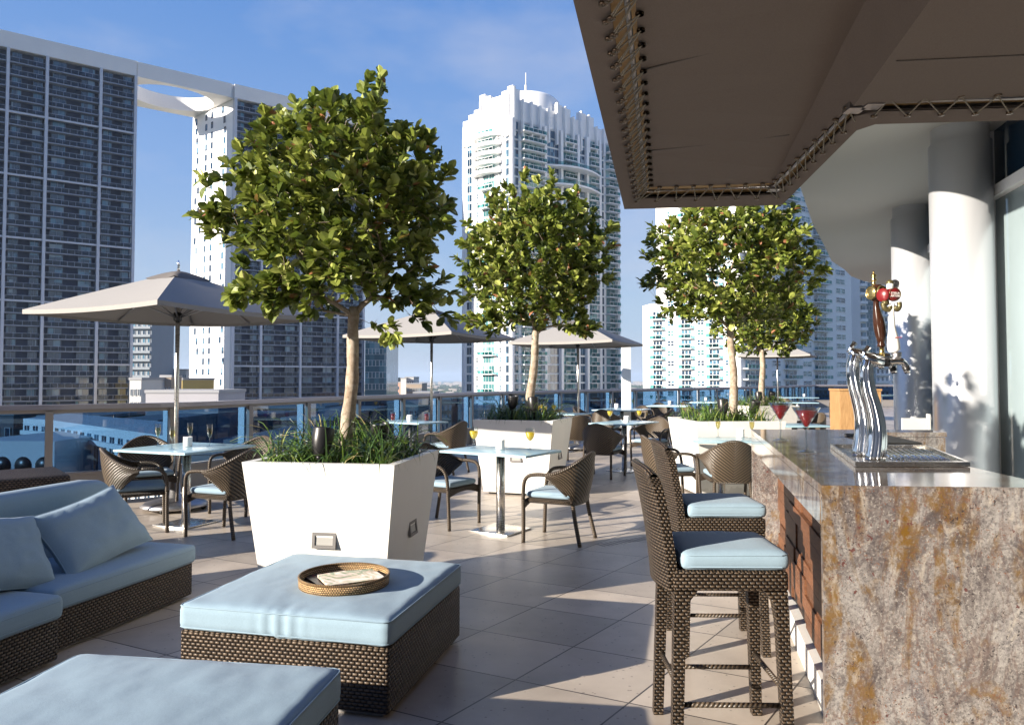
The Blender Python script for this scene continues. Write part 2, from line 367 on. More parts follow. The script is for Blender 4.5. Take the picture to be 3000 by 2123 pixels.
def m_wood(name, a, bb, scale=14, axis=(1, 1, 12)):
    m, t, b = newmat(name); tc = N(t, 'ShaderNodeTexCoord'); mp = N(t, 'ShaderNodeMapping'); mp.inputs['Scale'].default_value = axis
    n = N(t, 'ShaderNodeTexNoise', Scale=scale, Detail=6, Distortion=.6); t.links.new(tc.outputs['Object'], mp.inputs[0]); t.links.new(mp.outputs[0], n.inputs[0])
    at_ = N(t, 'ShaderNodeAttribute'); at_.attribute_name = 'rnd'
    c = ramp(t, n.outputs[0], [(.3, a), (.7, bb)])
    hs = N(t, 'ShaderNodeHueSaturation'); t.links.new(mathn(t, 'MULTIPLY_ADD', at_.outputs['Fac'], .7, .65), hs.inputs['Value']); t.links.new(c, hs.inputs['Color'])
    t.links.new(hs.outputs[0], b.inputs['Base Color']); b.inputs['Roughness'].default_value = .5; return m
def m_leaf():
    m, t, b = newmat('leaf'); at_ = N(t, 'ShaderNodeAttribute'); at_.attribute_name = 'rnd'
    c = ramp(t, at_.outputs['Fac'], [(0, (.030, .052, .010)), (.30, (.10, .14, .022)), (.62, (.26, .30, .055)), (.93, (.48, .50, .15)), (.985, (.40, .17, .09))])
    t.links.new(c, b.inputs['Base Color']); b.inputs['Roughness'].default_value = .36; b.inputs['Specular IOR Level'].default_value = .6
    out = t.nodes['Material Output']; tl = N(t, 'ShaderNodeBsdfTranslucent'); t.links.new(mix(t, .5, c, (.16, .22, .03)), tl.inputs[0])
    ms = N(t, 'ShaderNodeMixShader'); ms.inputs[0].default_value = .24; t.links.new(b.outputs[0], ms.inputs[1]); t.links.new(tl.outputs[0], ms.inputs[2]); t.links.new(ms.outputs[0], out.inputs[0])
    return m
def m_bark():
    m, t, b = newmat('bark'); tc = N(t, 'ShaderNodeTexCoord'); n = N(t, 'ShaderNodeTexNoise', Scale=22, Detail=7, Roughness=.7); t.links.new(tc.outputs['Object'], n.inputs[0])
    n2 = N(t, 'ShaderNodeTexNoise', Scale=5, Detail=3); t.links.new(tc.outputs['Object'], n2.inputs[0])
    c = ramp(t, n.outputs[0], [(.3, (.15, .11, .075)), (.5, (.33, .265, .20)), (.72, (.50, .43, .35))])
    t.links.new(mix(t, ramp(t, n2.outputs[0], [(.5, (0, 0, 0)), (.7, (.6, .6, .6))]), c, (.22, .12, .065)), b.inputs['Base Color']); b.inputs['Roughness'].default_value = .85
    bp = N(t, 'ShaderNodeBump', Strength=.6, Distance=.01); t.links.new(n.outputs[0], bp.inputs['Height']); t.links.new(bp.outputs[0], b.inputs['Normal']); return m
def m_liquid(name, c, rough=.1):
    m, t, b = newmat(name); b.inputs['Base Color'].default_value = rgb(c); b.inputs['Roughness'].default_value = rough
    out = t.nodes['Material Output']; tl = N(t, 'ShaderNodeBsdfTranslucent'); tl.inputs[0].default_value = rgb(c); tr = N(t, 'ShaderNodeBsdfTransparent'); tr.inputs[0].default_value = rgb([x ** .5 for x in c])
    m1 = N(t, 'ShaderNodeMixShader'); m1.inputs[0].default_value = .5; m2 = N(t, 'ShaderNodeMixShader'); m2.inputs[0].default_value = .18
    t.links.new(b.outputs[0], m1.inputs[1]); t.links.new(tl.outputs[0], m1.inputs[2]); t.links.new(m1.outputs[0], m2.inputs[1]); t.links.new(tr.outputs[0], m2.inputs[2]); t.links.new(m2.outputs[0], out.inputs[0]); return m

M = dict(
    tiles=m_tiles(), granite=m_granite(), shell=m_shell(), wrap=m_wrap(),
    weave=m_weave('wicker_weave', .027, .0155), weave_s=m_weave('wicker_weave_fine', .023, .0130, (.088, .062, .041)),
    rattan=m_weave('rattan_weave', .012, .009, (.62, .40, .19), (.10, .05, .02), .004),
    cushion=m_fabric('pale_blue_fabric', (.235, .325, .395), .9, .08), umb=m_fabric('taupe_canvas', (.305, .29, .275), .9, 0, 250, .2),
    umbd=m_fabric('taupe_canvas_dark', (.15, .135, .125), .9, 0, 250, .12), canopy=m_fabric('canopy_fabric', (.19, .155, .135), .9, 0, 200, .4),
    planter=simple('planter_white', (.70, .68, .64), .45, var=.04, scale=3, bump=.05, bscale=200), soil=simple('soil', (.05, .035, .025), .95, var=.5, scale=60, bump=1),
    steel=m_metal('brushed_steel', (.62, .60, .57), .25, True), chrome=m_metal('chrome', (.85, .86, .88), .07), brass=m_metal('brass', (.62, .45, .18), .25),
    alum=m_metal('anodised_aluminium', (.42, .41, .42), .42), column=simple('column_cladding', (.62, .63, .66), .32, .55, .05, 2),
    blackm=simple('black_metal', (.022, .021, .022), .35, .3, .2), rubber=simple('black_rubber', (.02, .02, .02), .6),
    railm=simple('rail_paint', (.30, .27, .245), .5, .1, .08, 2), railtop=simple('rail_top_paint', (.36, .34, .38), .35, .5, .06, 2),
    finm=simple('rail_fin_white', (.80, .80, .80), .5, 0, .04), bluepane=m_glass('blue_glass', (.23, .36, .50), .9),
    tabletop=simple('frosted_glass_top', (.36, .53, .60), .22, 0, .03, 3), topedge=simple('frosted_edge', (.62, .76, .76), .3, 0, .05, 9),
    clear=m_glass('clear_glass', (.82, .86, .88), 1.0, 1.45, 0.03, 1.6), champ=m_glass('champagne', (.95, .85, .48), .4),
    juice=m_liquid('orange_juice', (1.0, .80, .10), .3), red=m_liquid('red_cocktail', (.85, .025, .03)), reddk=m_liquid('cranberry', (.60, .05, .035)),
    candle=simple('white_ceramic', (.82, .82, .80), .35, 0, .03), leaf=m_leaf(), bark=m_bark(),
    redwood=m_wood('cedar_block', (.065, .026, .012), (.165, .068, .030)), oak=m_wood('pale_oak', (.26, .14, .055), (.42, .25, .11), 9, (9, 9, 1)),
    beam=m_wood('timber_beam', (.42, .26, .11), (.66, .45, .22), 6, (2, 2, 2)), rope=simple('rope', (.26, .23, .18), .8), eyelet=simple('eyelet', (.13, .09, .06), .4, .6),
    soffit=simple('soffit_plaster', (.50, .50, .48), .8, 0, .05, .6, .05, 40), brown=simple('dark_varnished_wood', (.035, .013, .007), .15, 0, .4, 12),
    whitec=simple('white_glaze', (.78, .77, .74), .15, 0, .04), redc=simple('red_enamel', (.15, .010, .012), .3, 0, .2), gold=simple('old_gold_paint', (.13, .11, .05), .35, .5, .3, 60),
    whitetxt=simple('white_print', (.78, .74, .70), .5), redtxt=simple('red_print', (.4, .02, .02), .5),
)
def m_planter():
    m, t, b = newmat('planter_shell'); tc = N(t, 'ShaderNodeTexCoord'); sp = N(t, 'ShaderNodeSeparateXYZ'); t.links.new(tc.outputs['Object'], sp.inputs[0])
    n = N(t, 'ShaderNodeTexNoise', Scale=9, Detail=6, Roughness=.7); mp = N(t, 'ShaderNodeMapping'); mp.inputs['Scale'].default_value = (1, 1, .35); t.links.new(tc.outputs['Object'], mp.inputs[0]); t.links.new(mp.outputs[0], n.inputs[0])
    base = mix(t, n.outputs[0], (.66, .64, .60), (.73, .71, .67))
    spl = mathn(t, 'LESS_THAN', mathn(t, 'ADD', sp.outputs[2], mathn(t, 'MULTIPLY', n.outputs[0], -.32)), -.04)
    drip = ramp(t, n.outputs[0], [(.66, (0, 0, 0)), (.72, (.22, .22, .22))])
    t.links.new(mix(t, drip, mix(t, mathn(t, 'MULTIPLY', spl, .28), base, (.34, .30, .25)), (.42, .38, .32)), b.inputs['Base Color']); b.inputs['Roughness'].default_value = .5
    bp = N(t, 'ShaderNodeBump', Strength=.08, Distance=.01); t.links.new(n.outputs[0], bp.inputs['Height']); t.links.new(bp.outputs[0], b.inputs['Normal']); return m
M['pshell'] = m_planter(); M['sframe'] = simple('step_light_frame', (.13, .12, .115), .45, 0, .1); M['slens'] = simple('step_light_lens', (.32, .31, .29), .3, 0, .1)
# towers
def tw(name, c, rough=.7, var=.06, scale=.2, **k): return simple(name, c, rough, 0, var, scale, **k)
M.update(tw_white=tw('tower_white', (.84, .83, .82)), tw_grey=tw('tower_grey_panel', (.045, .064, .125)), tw_fascia=tw('tower_fascia', (.74, .72, .70)), tw_fin=tw('tower_fin', (.52, .54, .60)), tw_slab=tw('slab_edge_grey', (.26, .29, .36)), tw_fin2=tw('window_mullion_grey', (.20, .25, .32)),
         tw_rail=m_glass('balcony_glass', (.40, .47, .55), .7), tw_teal=m_glass('teal_balcony_glass', (.30, .55, .55), .9), tan=tw('tan_render', (.42, .31, .10)), tan2=tw('brown_render', (.33, .26, .20)),
         far_w=tw('far_white', (.55, .53, .50)), roofg=tw('roof_grey', (.30, .30, .31)), pinkb=tw('pink_render', (.42, .24, .18)))
def m_window(name, a, bb, rough=.06, scale=.25):
    m, t, b = newmat(name); g = N(t, 'ShaderNodeNewGeometry'); oi = N(t, 'ShaderNodeObjectInfo')
    mp = N(t, 'ShaderNodeVectorMath', operation='MULTIPLY'); mp.inputs[1].default_value = (.7, .7, .33); t.links.new(g.outputs['Position'], mp.inputs[0])
    fl = N(t, 'ShaderNodeVectorMath', operation='FLOOR'); t.links.new(mp.outputs[0], fl.inputs[0])
    wn = N(t, 'ShaderNodeTexWhiteNoise'); t.links.new(fl.outputs[0], wn.inputs[0])
    t.links.new(ramp(t, wn.outputs[0], [(.0, a), (.55, tuple(x * 1.3 for x in a)), (.85, bb), (1, tuple(x * .5 + .2 for x in bb))]), b.inputs['Base Color']); b.inputs['Roughness'].default_value = rough; b.inputs['Specular IOR Level'].default_value = 1.0; return m
M['win'] = m_window('tower_window', (.010, .030, .060), (.08, .20, .29)); M['winteal'] = m_window('teal_window', (.04, .12, .13), (.26, .44, .44)); M['winblue'] = m_window('curtain_wall', (.03, .09, .12), (.10, .22, .27))
M['winframe'] = tw('window_frame', (.50, .52, .53))

# ================================================================== SETTING: terrace
rail_ctrl = [(-14, 1.0), (-10.5, 4.6), (-8.0, 6.6), (-5.57, 8.06), (-4.9, 8.5), (-4.15, 9.15), (-3.72, 10.1), (-2.97, 11.93), (-1.93, 13.97), (-.75, 16.3), (.85, 18.7), (2.9, 21.3), (5.6, 24.3), (8.3, 27.3), (11.8, 32.0), (15.2, 37.2)]
rail_path = [Vector((p.x, p.y, 0)) for p in smoothpath([(a, b, 0) for a, b in rail_ctrl], 5)]
def resample(path, step):
    out = [path[0]]; acc = 0
    for a, b in zip(path, path[1:]):
        d = (b - a).length
        while acc + d >= step:
            t = (step - acc) / d; a = a.lerp(b, t); out.append(a); d = (b - a).length; acc = 0
        acc += d
    return out
def sweep(mb, path, n0, n1, z0, z1):                    # ribbon with a rectangular section, n0..n1 outwards of the path
    def nrm(i):
        d = (path[min(i + 1, len(path) - 1)] - path[max(i - 1, 0)]); d.z = 0; d.normalize(); return Vector((-d.y, d.x, 0))
    ring = []
    for i, p in enumerate(path):
        n = nrm(i); ring.append([mb.bm.verts.new((p.x + n.x * a, p.y + n.y * a, z)) for a, z in ((n0, z0), (n1, z0), (n1, z1), (n0, z1))])
    ln = 0
    for i in range(len(path) - 1):
        l2 = ln + (path[i + 1] - path[i]).length
        for k in range(4):
            mb.face([ring[i][k], ring[i][(k + 1) % 4], ring[i + 1][(k + 1) % 4], ring[i + 1][k]], [(ln, k), (ln, k + 1), (l2, k + 1), (l2, k)])
        ln = l2
    mb.face(ring[0]); mb.face(ring[-1][::-1]); return mb
corner_pt = Vector((24.5, 38.2, 0)); end_pt = Vector((34, 38.6, 0))
fl = MB(); fl.prism([(p.x, p.y) for p in rail_path][::-1] + [(-14, -12), (34, -12), (34, 38.4)], -.4, 0)
struct('terrace_floor', fl, M['tiles'])
rail = empty('glass_railing', (0, 0, 0), 0, 'long curved terrace railing of dark blue glass panes under a grey metal top rail', 'railing')
allp = rail_path + [corner_pt, end_pt]
sweep(MB(), allp, -.05, .07, 1.075, 1.13).build('top_rail', M['railtop'], rail)
sweep(MB(), allp, -.025, .045, 1.035, 1.073).build('rail_channel', M['railm'], rail)
sweep(MB(), allp, -.02, .03, .02, .33).build('curb_panel', M['railm'], rail)
sweep(MB(), allp, -.035, .045, .333, .36).build('sill_rail', M['railm'], rail)
posts = resample(rail_path, 1.28)
pm = MB(); pm.box((0, -.035, .54), (.075, .05, 1.03)); post0 = pm.build('post', M['railm'], rail); first = True
fm = MB(); fm.box((0, .105, .70), (.03, .11, .66)); fin0 = fm.build('fin', M['finm'], post0)
for i, p in enumerate(posts):
    q = posts[min(i + 1, len(posts) - 1)]; o_ = posts[max(i - 1, 0)]; d = (q - o_); a = math.atan2(d.y, d.x)
    o = post0 if i == 0 else copy_tree(post0, parent=rail)
    o.location = p; o.rotation_euler = (0, 0, a)
    if i < len(posts) - 1:
        d = q - p; g = MB(); g.box((d.length / 2, .012, .70), (d.length - .05, .012, .67)); go = g.build('glass_pane', M['bluepane'], rail)
        go.location = p; go.rotation_euler = (0, 0, math.atan2(d.y, d.x))
for p in (Vector((19.5, 37.7, 0)), corner_pt, Vector((29, 38.4, 0))):
    o = copy_tree(post0, parent=rail); o.location = p; o.rotation_euler = (0, 0, 0)
g = MB(); sweep(g, [rail_path[-1], corner_pt, end_pt], .01, .02, .36, 1.03); g.build('glass_pane', M['bluepane'], rail)

# hotel building: soffit, glazed wall, columns
sof = MB()
edge = [(1.2, -12), (1.5, -3), (1.75, 2), (2.05, 5), (2.6, 7), (3.3, 8.9), (4.241, 10.77), (5.4, 13.2), (6.743, 15.8), (7.55, 17.4), (8.445, 18.73), (9.2, 20.0), (10.055, 21.04), (10.9, 21.8), (11.64, 22.2), (14, 22.8), (26, 23)]
sof.prism(edge[::-1] + [(26, -12)][::-1] if False else [(26, -12)] + edge[::-1], 4.2, 4.55)
hotel = empty('hotel_building', (0, 0, 0), 0, 'hotel wall of tall glass panes behind the bar under a deep curved white soffit', 'building')
so = sof.build('soffit', M['soffit'], hotel, fixn=True)
wall = [(9.6, 17.5), (7.02, 12.6), (5.40, 8.25), (4.35, 3.6), (3.9, 0.5), (3.7, -6), (3.7, -12)]
wg = MB(); wg.box((8.5, -6.2, 6), (36, .6, 12)); wg.build('added_rear_wall', M['soffit'], hotel)  # unseen wall added behind the camera to cut the sky light
M['hglass'] = simple('hotel_glass', (.26, .32, .34), .06, 0, .15, .8, spec=1)
M['blind'] = simple('window_blind', (.42, .50, .51), .8, 0, .05, 30)
mull = MB(); pane = MB(); up = MB()
for (ax, ay), (bx, by) in zip(wall, wall[1:]):
    A = Vector((ax, ay, 0)); B = Vector((bx, by, 0)); d = (B - A); ln = d.length; n = max(1, round(ln / 2.4)); a = math.atan2(d.y, d.x)
    Mx = Matrix.Translation(A) @ Matrix.Rotation(a, 4, 'Z')
    for k in range(n + 1): mull.box((ln * k / n, -.03, 2.1), (.09, .13, 4.19), Mx)
    mull.box((ln / 2, -.03, 3.47), (ln, .11, .12), Mx); mull.box((ln / 2, -.03, .06), (ln, .12, .12), Mx)
    p = MB(); p.box((ln / 2, .02, 1.77), (ln, .02, 3.3), Mx); p.build('window_pane', M['hglass'], hotel)
    p = MB(); p.box((ln / 2, .02, 3.86), (ln, .02, .66), Mx); p.build('transom_pane', M['win'], hotel)
mull.build('window_frame', M['finm'], hotel)
colm = MB(); colm.lathe([(.31, 0), (.31, 4.02), (.285, 4.03), (.285, 4.2)], 48)
c0 = tag(colm.build('column', M['column']), 'large round silver column beside the bar, nearest to the camera', 'column', 'round silver columns'); c0.location = (4.98, 8.15, 0)
c1 = copy_tree(c0, (6.50, 11.95, 0), 0, 'round silver column further back, left of the large one and right of the beer taps')
lamp = MB(); lamp.lathe([(0, 0), (.06, .01), (.07, .08), (.05, .12), (0, .13)], 16, rot(x=R(90)))
tag(lamp.build('wall_light', M['blackm']), 'small black wall light high on the far silver column', 'wall light').location = (6.17, 11.95, 2.95)

# ================================================================== canopy over the bar
can = empty('fabric_canopy', (0, 0, 0), 0, 'large taupe fabric canopy laced with rope to a timber frame over the bar', 'canopy')
O_ = [Vector(p) for p in ((-1.0, -3, 0), (1.048, 6.854, 0), (2.459, 6.691, 0), (2.196, 4.667, 0), (2.26, 4.55, 0), (4.9, 4.33, 0))]
I_ = [Vector(p) for p in ((-.73, -3, 0), (1.18, 6.293, 0), (2.184, 6.161, 0), (2.02, 4.32, 0), (2.10, 4.27, 0), (4.9, 4.05, 0))]
def strip(A, B, z0, z1, fa, fb):                        # underside strip between the fractions fa..fb across A->B
    m = MB(); a = [p.lerp(q, fa) for p, q in zip(A, B)]; b = [p.lerp(q, fb) for p, q in zip(A, B)]
    for i in range(len(A) - 1):
        m.poly([(a[i].x, a[i].y, z0), (a[i + 1].x, a[i + 1].y, z0), (b[i + 1].x, b[i + 1].y, z1), (b[i].x, b[i].y, z1)])
        m.poly([(a[i].x, a[i].y, z0 + .012), (b[i].x, b[i].y, z1 + .012), (b[i + 1].x, b[i + 1].y, z1 + .012), (a[i + 1].x, a[i + 1].y, z0 + .012)])
    return m
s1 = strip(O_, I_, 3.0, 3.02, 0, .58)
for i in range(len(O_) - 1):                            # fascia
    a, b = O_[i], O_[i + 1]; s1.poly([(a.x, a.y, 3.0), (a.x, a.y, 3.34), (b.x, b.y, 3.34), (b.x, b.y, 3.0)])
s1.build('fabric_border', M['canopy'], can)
strip(O_, I_, 3.07, 3.07, .42, 1.02).build('timber_beam', M['beam'], can)
tubeb = MB()
for k in (.86,):
    pts = [p.lerp(q, k) for p, q in zip(O_, I_)]; tubeb.tube([(p.x, p.y, 3.05) for p in pts], .014, 8)
for i in (2, 3, 4):
    p = O_[i].lerp(I_[i], .8); tubeb.box((p.x, p.y, 3.045), (.10, .10, .04), None)
tubeb.build('steel_tube', M['alum'], can)
# rope lacing
rope = MB(); eye = MB()
def lace(i, n, f0=.50, f1=1.06):
    for k in range(n):
        def pt(t, f): return O_[i].lerp(O_[i + 1], t).lerp(I_[i].lerp(I_[i + 1], t), f)
        a = pt(k / n, f0); b = pt((k + .5) / n, f1); c = pt((k + 1) / n, f0)
        rope.tube([(a.x, a.y, 2.995), (b.x, b.y, 3.045)], .0042, 5, False); rope.tube([(b.x, b.y, 3.045), (c.x, c.y, 2.995)], .0042, 5, False)
        for q, z in ((a, 2.992), (b, 3.040)): eye.lathe([(.008, 0), (.02, 0), (.02, .012), (.008, .012)], 10, Matrix.Translation((q.x, q.y, z)))
lace(0, 60, .48); lace(0, 60, .58); lace(1, 7); lace(2, 9); lace(4, 14)
rope.build('rope_lacing', M['rope'], can); eye.build('eyelet', M['eyelet'], can)
def edgeline(y, a, b): t = (y - a[1]) / (b[1] - a[1]); return a[0] + (b[0] - a[0]) * t
pan = MB(); n = 16
def addp(pts): pan.poly(pts)
l1a, l1b = (2.184, 6.161), (1.76, 3.68); l2a, l2b = (2.02, 4.32), (1.81, 3.25); le = (-.73, -3), (1.18, 6.293)
ys = sorted([-3 + k * (6.29 + 3) / 20 for k in range(21)] + [4.32])
for y0, y1 in zip(ys, ys[1:]):
    yy0, yy1 = min(y0, 6.16), min(y1, 6.16)
    sag = lambda y: 3.30 + .015 * math.sin(y * 1.1) - .25 * min(1, max(0, (y - 3.7) / 2.4))
    xl0, xl1 = edgeline(y0, *le), edgeline(y1, *le); x10, x11 = edgeline(yy0, l1a, l1b), edgeline(yy1, l1a, l1b)
    addp([(xl0, y0, 3.06), (xl1, y1, 3.06), (x11, yy1, sag(y1)), (x10, yy0, sag(y0))])
    if y0 < 4.31:
        y1c = min(y1, 4.32); x20, x21 = edgeline(y0, l2a, l2b), edgeline(y1c, l2a, l2b); x11c = edgeline(y1c, l1a, l1b)
        addp([(x10, y0, sag(y0)), (x11c, y1c, sag(y1c)), (x21, y1c, 3.03), (x20, y0, 3.03)])
        addp([(x20, y0, 3.03), (x21, y1c, 3.03), (4.9, y1c - .25, 3.1), (4.9, y0 - .25, 3.1)])
    else:
        x20, x21 = edgeline(yy0, (2.02, 4.32), (2.184, 6.161)), edgeline(yy1, (2.02, 4.32), (2.184, 6.161))
        addp([(x10, yy0, sag(y0)), (x11, yy1, sag(y1)), (x21, yy1, 3.05), (x20, yy0, 3.05)])
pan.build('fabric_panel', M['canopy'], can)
def seam(pts, r=.005):
    m_ = MB(); m_.tube(pts, r, 5, False); m_.build('fabric_seam', M['umbd'], can)
for y, xr in ((5.15, 1.95), (3.75, 1.70), (2.4, 1.44)): seam([(edgeline(y + .12, *le) + .03, y + .12, 3.058), (xr, y, sag(y) - .008)])
seam([(1.95, 3.7, 3.028), (4.5, 3.55, 3.09)], .004)
top = MB(); top.poly([(p.x, p.y, 3.34) for p in (O_[0], O_[5], O_[4], O_[3], O_[2], O_[1])] if False else [(-1, -3, 3.34), (4.9, -3, 3.34), (4.9, 4.33, 3.34), (2.26, 4.55, 3.34), (2.196, 4.667, 3.34), (2.459, 6.691, 3.34), (1.048, 6.854, 3.34)])
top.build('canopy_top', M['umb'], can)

KC = .76                                                # hang the canopy lower and nearer, same outline
for o in kids(can):
    o.data.transform(Matrix.Translation((0, 0, CAM_H)) @ Matrix.Scale(KC, 4) @ Matrix.Translation((0, 0, -CAM_H)))
# ================================================================== BAR
bar = empty('stone_bar', (0, 0, 0), 0, 'polished granite bar with waterfall end and stepped cedar blocks along its front', 'bar')
Nn, F_ = Vector((1.02, 2.451, 0)), Vector((1.662, 5.162, 0)); Ld = (F_ - Nn).normalized(); Pd = Vector((Ld.y, -Ld.x, 0))
topoly = [(1.02, 2.451), (1.80, 2.392), (1.792, 2.6), (1.835, 3.04), (2.085, 3.70), (2.31, 4.87), (2.853, 4.87), (2.88, 5.10), (1.662, 5.162)]
mb = MB(); mb.prism(topoly, 1.04, 1.07); mb.build('countertop', M['granite'], bar)
def barbox(l0, l1, p0, p1, z0, z1, mb):
    q = [Nn + Ld * l + Pd * p for l, p in ((l0, p0), (l0, p1), (l1, p1), (l1, p0))]; mb.prism([(v.x, v.y) for v in q], z0, z1)
LL = (F_ - Nn).length
mb = MB(); barbox(.034, LL - .03, .0, .03, .935, 1.038, mb); mb.build('apron', M['granite'], bar)
mb = MB(); mb.prism([(1.0195, 2.4475), (1.8005, 2.3885), (1.803, 2.427), (1.03, 2.487)], 0, 1.0385); mb.prism([(1.0195, 2.4475), (1.8005, 2.3885), (1.8006, 2.3905), (1.0196, 2.4495)], 1.0387, 1.069); mb.build('end_slab', M['granite'], bar)
mb = MB(); barbox(LL - .06, LL - .001, .002, .26, 0, 1.038, mb); mb.build('far_leg', M['granite'], bar)
mb = MB(); barbox(.05, LL - .07, .12, .20, 0, .13, mb); mb.build('plinth', M['planter'], bar)
mb = MB(); mb.prism([(1.27, 2.50), (1.74, 2.46), (1.79, 3.06), (2.04, 3.72), (2.26, 4.865), (2.84, 4.865), (2.84, 5.06), (1.93, 5.08), (1.84, 4.95)], .02, 1.036); mb.build('bar_body', M['granite'], bar)
rnd = random.Random(5); wd = MB(); z = .145; row = 0
while z < .92:
    l = .05 - (row % 2) * .13 - rnd.random() * .05
    while l < LL - .07:
        ln = .34 + rnd.random() * .2; l0, l1 = max(l, .045), min(l + ln, LL - .065); wd.cur = rnd.random()
        if l1 > l0 + .02: barbox(l0 + .002, l1 - .002, .155 + rnd.choice([0, .010, .020]) , .24, z, z + .076, wd)
        l += ln
    z += .0785; row += 1
wd.build('cedar_block_panel', M['redwood'], bar)
# drip tray and taps
tray = empty('drip_tray', (0, 0, 0), 0, 'flat brushed steel drip tray with ribbed drainer on the granite bar', 'drip tray')
TQ = [Vector(p) for p in ((1.36, 2.945, 0), (1.815, 2.945, 0), (2.055, 3.68, 0), (1.612, 3.76, 0))]
mb = MB(); mb.prism([(p.x, p.y) for p in TQ], 1.072, 1.078); mb.build('tray_plate', M['steel'], tray)
mb = MB(); cen = sum(TQ, Vector()) / 4
for i in range(4):
    a, b = TQ[i], TQ[(i + 1) % 4]; ai, bi = a.lerp(cen, .05), b.lerp(cen, .05)
    mb.prism([(a.x, a.y), (b.x, b.y), (bi.x, bi.y), (ai.x, ai.y)], 1.0785, 1.092)
mb.build('tray_rim', M['steel'], tray)
mb = MB()
for k in range(9):
    t = .42 + k * .06; a = TQ[0].lerp(TQ[1], t).lerp(TQ[3].lerp(TQ[2], t), .12); b = TQ[0].lerp(TQ[1], t).lerp(TQ[3].lerp(TQ[2], t), .86); mb.tube([(a.x, a.y, 1.081), (b.x, b.y, 1.081)], .006, 6)
mb.build('drainer_rib', M['chrome'], tray)
mat_ = MB(); mat_.prism([(1.99, 3.93), (2.17, 3.93), (2.28, 4.6), (2.06, 4.6)], 1.072, 1.083)
tag(mat_.build('bar_mat', M['rubber']), 'black rubber mat lying on the granite bar behind the drip tray', 'mat')
def zp(x, y, Y): return at(2350 + x / 2.32, 750 + y / 2.32, Y)       # (pixel in an enlarged crop) -> point
taps = empty('tap_tower', (1.55, 3.2, 1.079), 0, 'chrome beer tap tower of two curved columns standing in the steel tray', 'beer tap')
def tapcol(dx, dy, Y, nm):
    pts = smoothpath([zp(x + dx, y + dy, Y) for x, y in ((492, 1372), (503, 1290), (508, 1210), (500, 1110), (478, 1010), (452, 920), (437, 830), (436, 760), (450, 705))], 4)
    pts[0].z = 1.079
    n = len(pts); rs = [.040 - .017 * (i / (n - 1)) for i in range(n)]; mb = MB()
    mb.tube([p - taps.location for p in pts], rs, 20); 
    for a in (-.9, 0, .9):                              # raised flutes that follow the curve
        off = Vector((math.sin(a) * .9, -math.cos(a) * .9, 0)); mb.tube([p - taps.location + off * r_ * .86 for p, r_ in zip(pts, rs)], [r_ * .32 for r_ in rs], 10)
    mb.build('tap_column', M['chrome'], taps)
    hd = MB(); a = zp(430 + dx, 700 + dy, Y) - taps.location; b = zp(545 + dx, 715 + dy, Y) - taps.location
    fl_ = MB(); hd.tube([a + Vector((-.012, 0, .02)), a + Vector((.02, 0, .0)), a.lerp(b, .5), b], [.012, .030, .026, .024], 18)
    hd.tube([a + Vector((-.02, 0, .012)), a + Vector((.015, 0, .052))], [.004, .012], 12)
    hd.build('tap_head', M['chrome'], taps)
    for yy in (0, .11):
        ct = MB(); o = Vector((0, yy, 0)); c1_ = zp(540 + dx, 716 + dy, Y) - taps.location + o; c2_ = zp(585 + dx, 718 + dy, Y) - taps.location + o
        ct.tube([c1_, c2_], .020, 16); ct.build('tap_collar', M['blackm'], taps)
        sp = MB(); q = [zp(x + dx, y + dy, Y) - taps.location + o for x, y in ((585, 718), (630, 712), (675, 716), (700, 740), (716, 788))]
        sp.tube(smoothpath(q, 3), [.016] * 7 + [.014] * 3 + [.013] * 3, 12); sp.build('tap_spout', M['chrome'], taps)
        noz = MB(); q0, q1 = zp(702 + dx, 745 + dy, Y) - taps.location + o, zp(718 + dx, 792 + dy, Y) - taps.location + o
        noz.tube([q0, q1], [.0155, .0115], 12); noz.build('nozzle', M['blackm'], taps)
tapcol(-92, -34, 3.30, 'a'); tapcol(0, 0, 3.13, 'b')
def disc(mb, c, nrm, rx, rz, th):
    Mx = Matrix.Translation(c) @ Vector(nrm).to_track_quat('Z', 'Y').to_matrix().to_4x4()
    mb.lathe([(0, -th / 2), (.93, -th / 2), (1, -th / 2 + .003), (1, th / 2 - .003), (.93, th / 2), (0, th / 2)], 32, Mx @ Matrix.Diagonal((rx, rz, 1, 1)))
    return Mx
def ring(mb, c, nrm, rx, rz, z, w):
    Mx = Matrix.Translation(c) @ Vector(nrm).to_track_quat('Z', 'Y').to_matrix().to_4x4()
    mb.tube([Mx @ Vector((rx * math.cos(a), rz * math.sin(a), z)) for a in [2 * math.pi * k / 32 for k in range(33)]], w, 5, False)
def text(name, s, size, mat, Mx, parent, sx=1):
    cu = bpy.data.curves.new(name, 'FONT'); cu.body = s; cu.size = size; cu.align_x = 'CENTER'; cu.align_y = 'CENTER'; cu.extrude = .0006; cu.resolution_u = 3
    tmp = bpy.data.objects.new(name, cu); col.objects.link(tmp); dg = bpy.context.evaluated_depsgraph_get()
    me = bpy.data.meshes.new_from_object(tmp.evaluated_get(dg)); bpy.data.objects.remove(tmp)
    me.transform(Mx @ Matrix.Diagonal((sx, 1, 1, 1))); me.materials.clear(); me.materials.append(mat)
    return link(bpy.data.objects.new(name, me), parent)
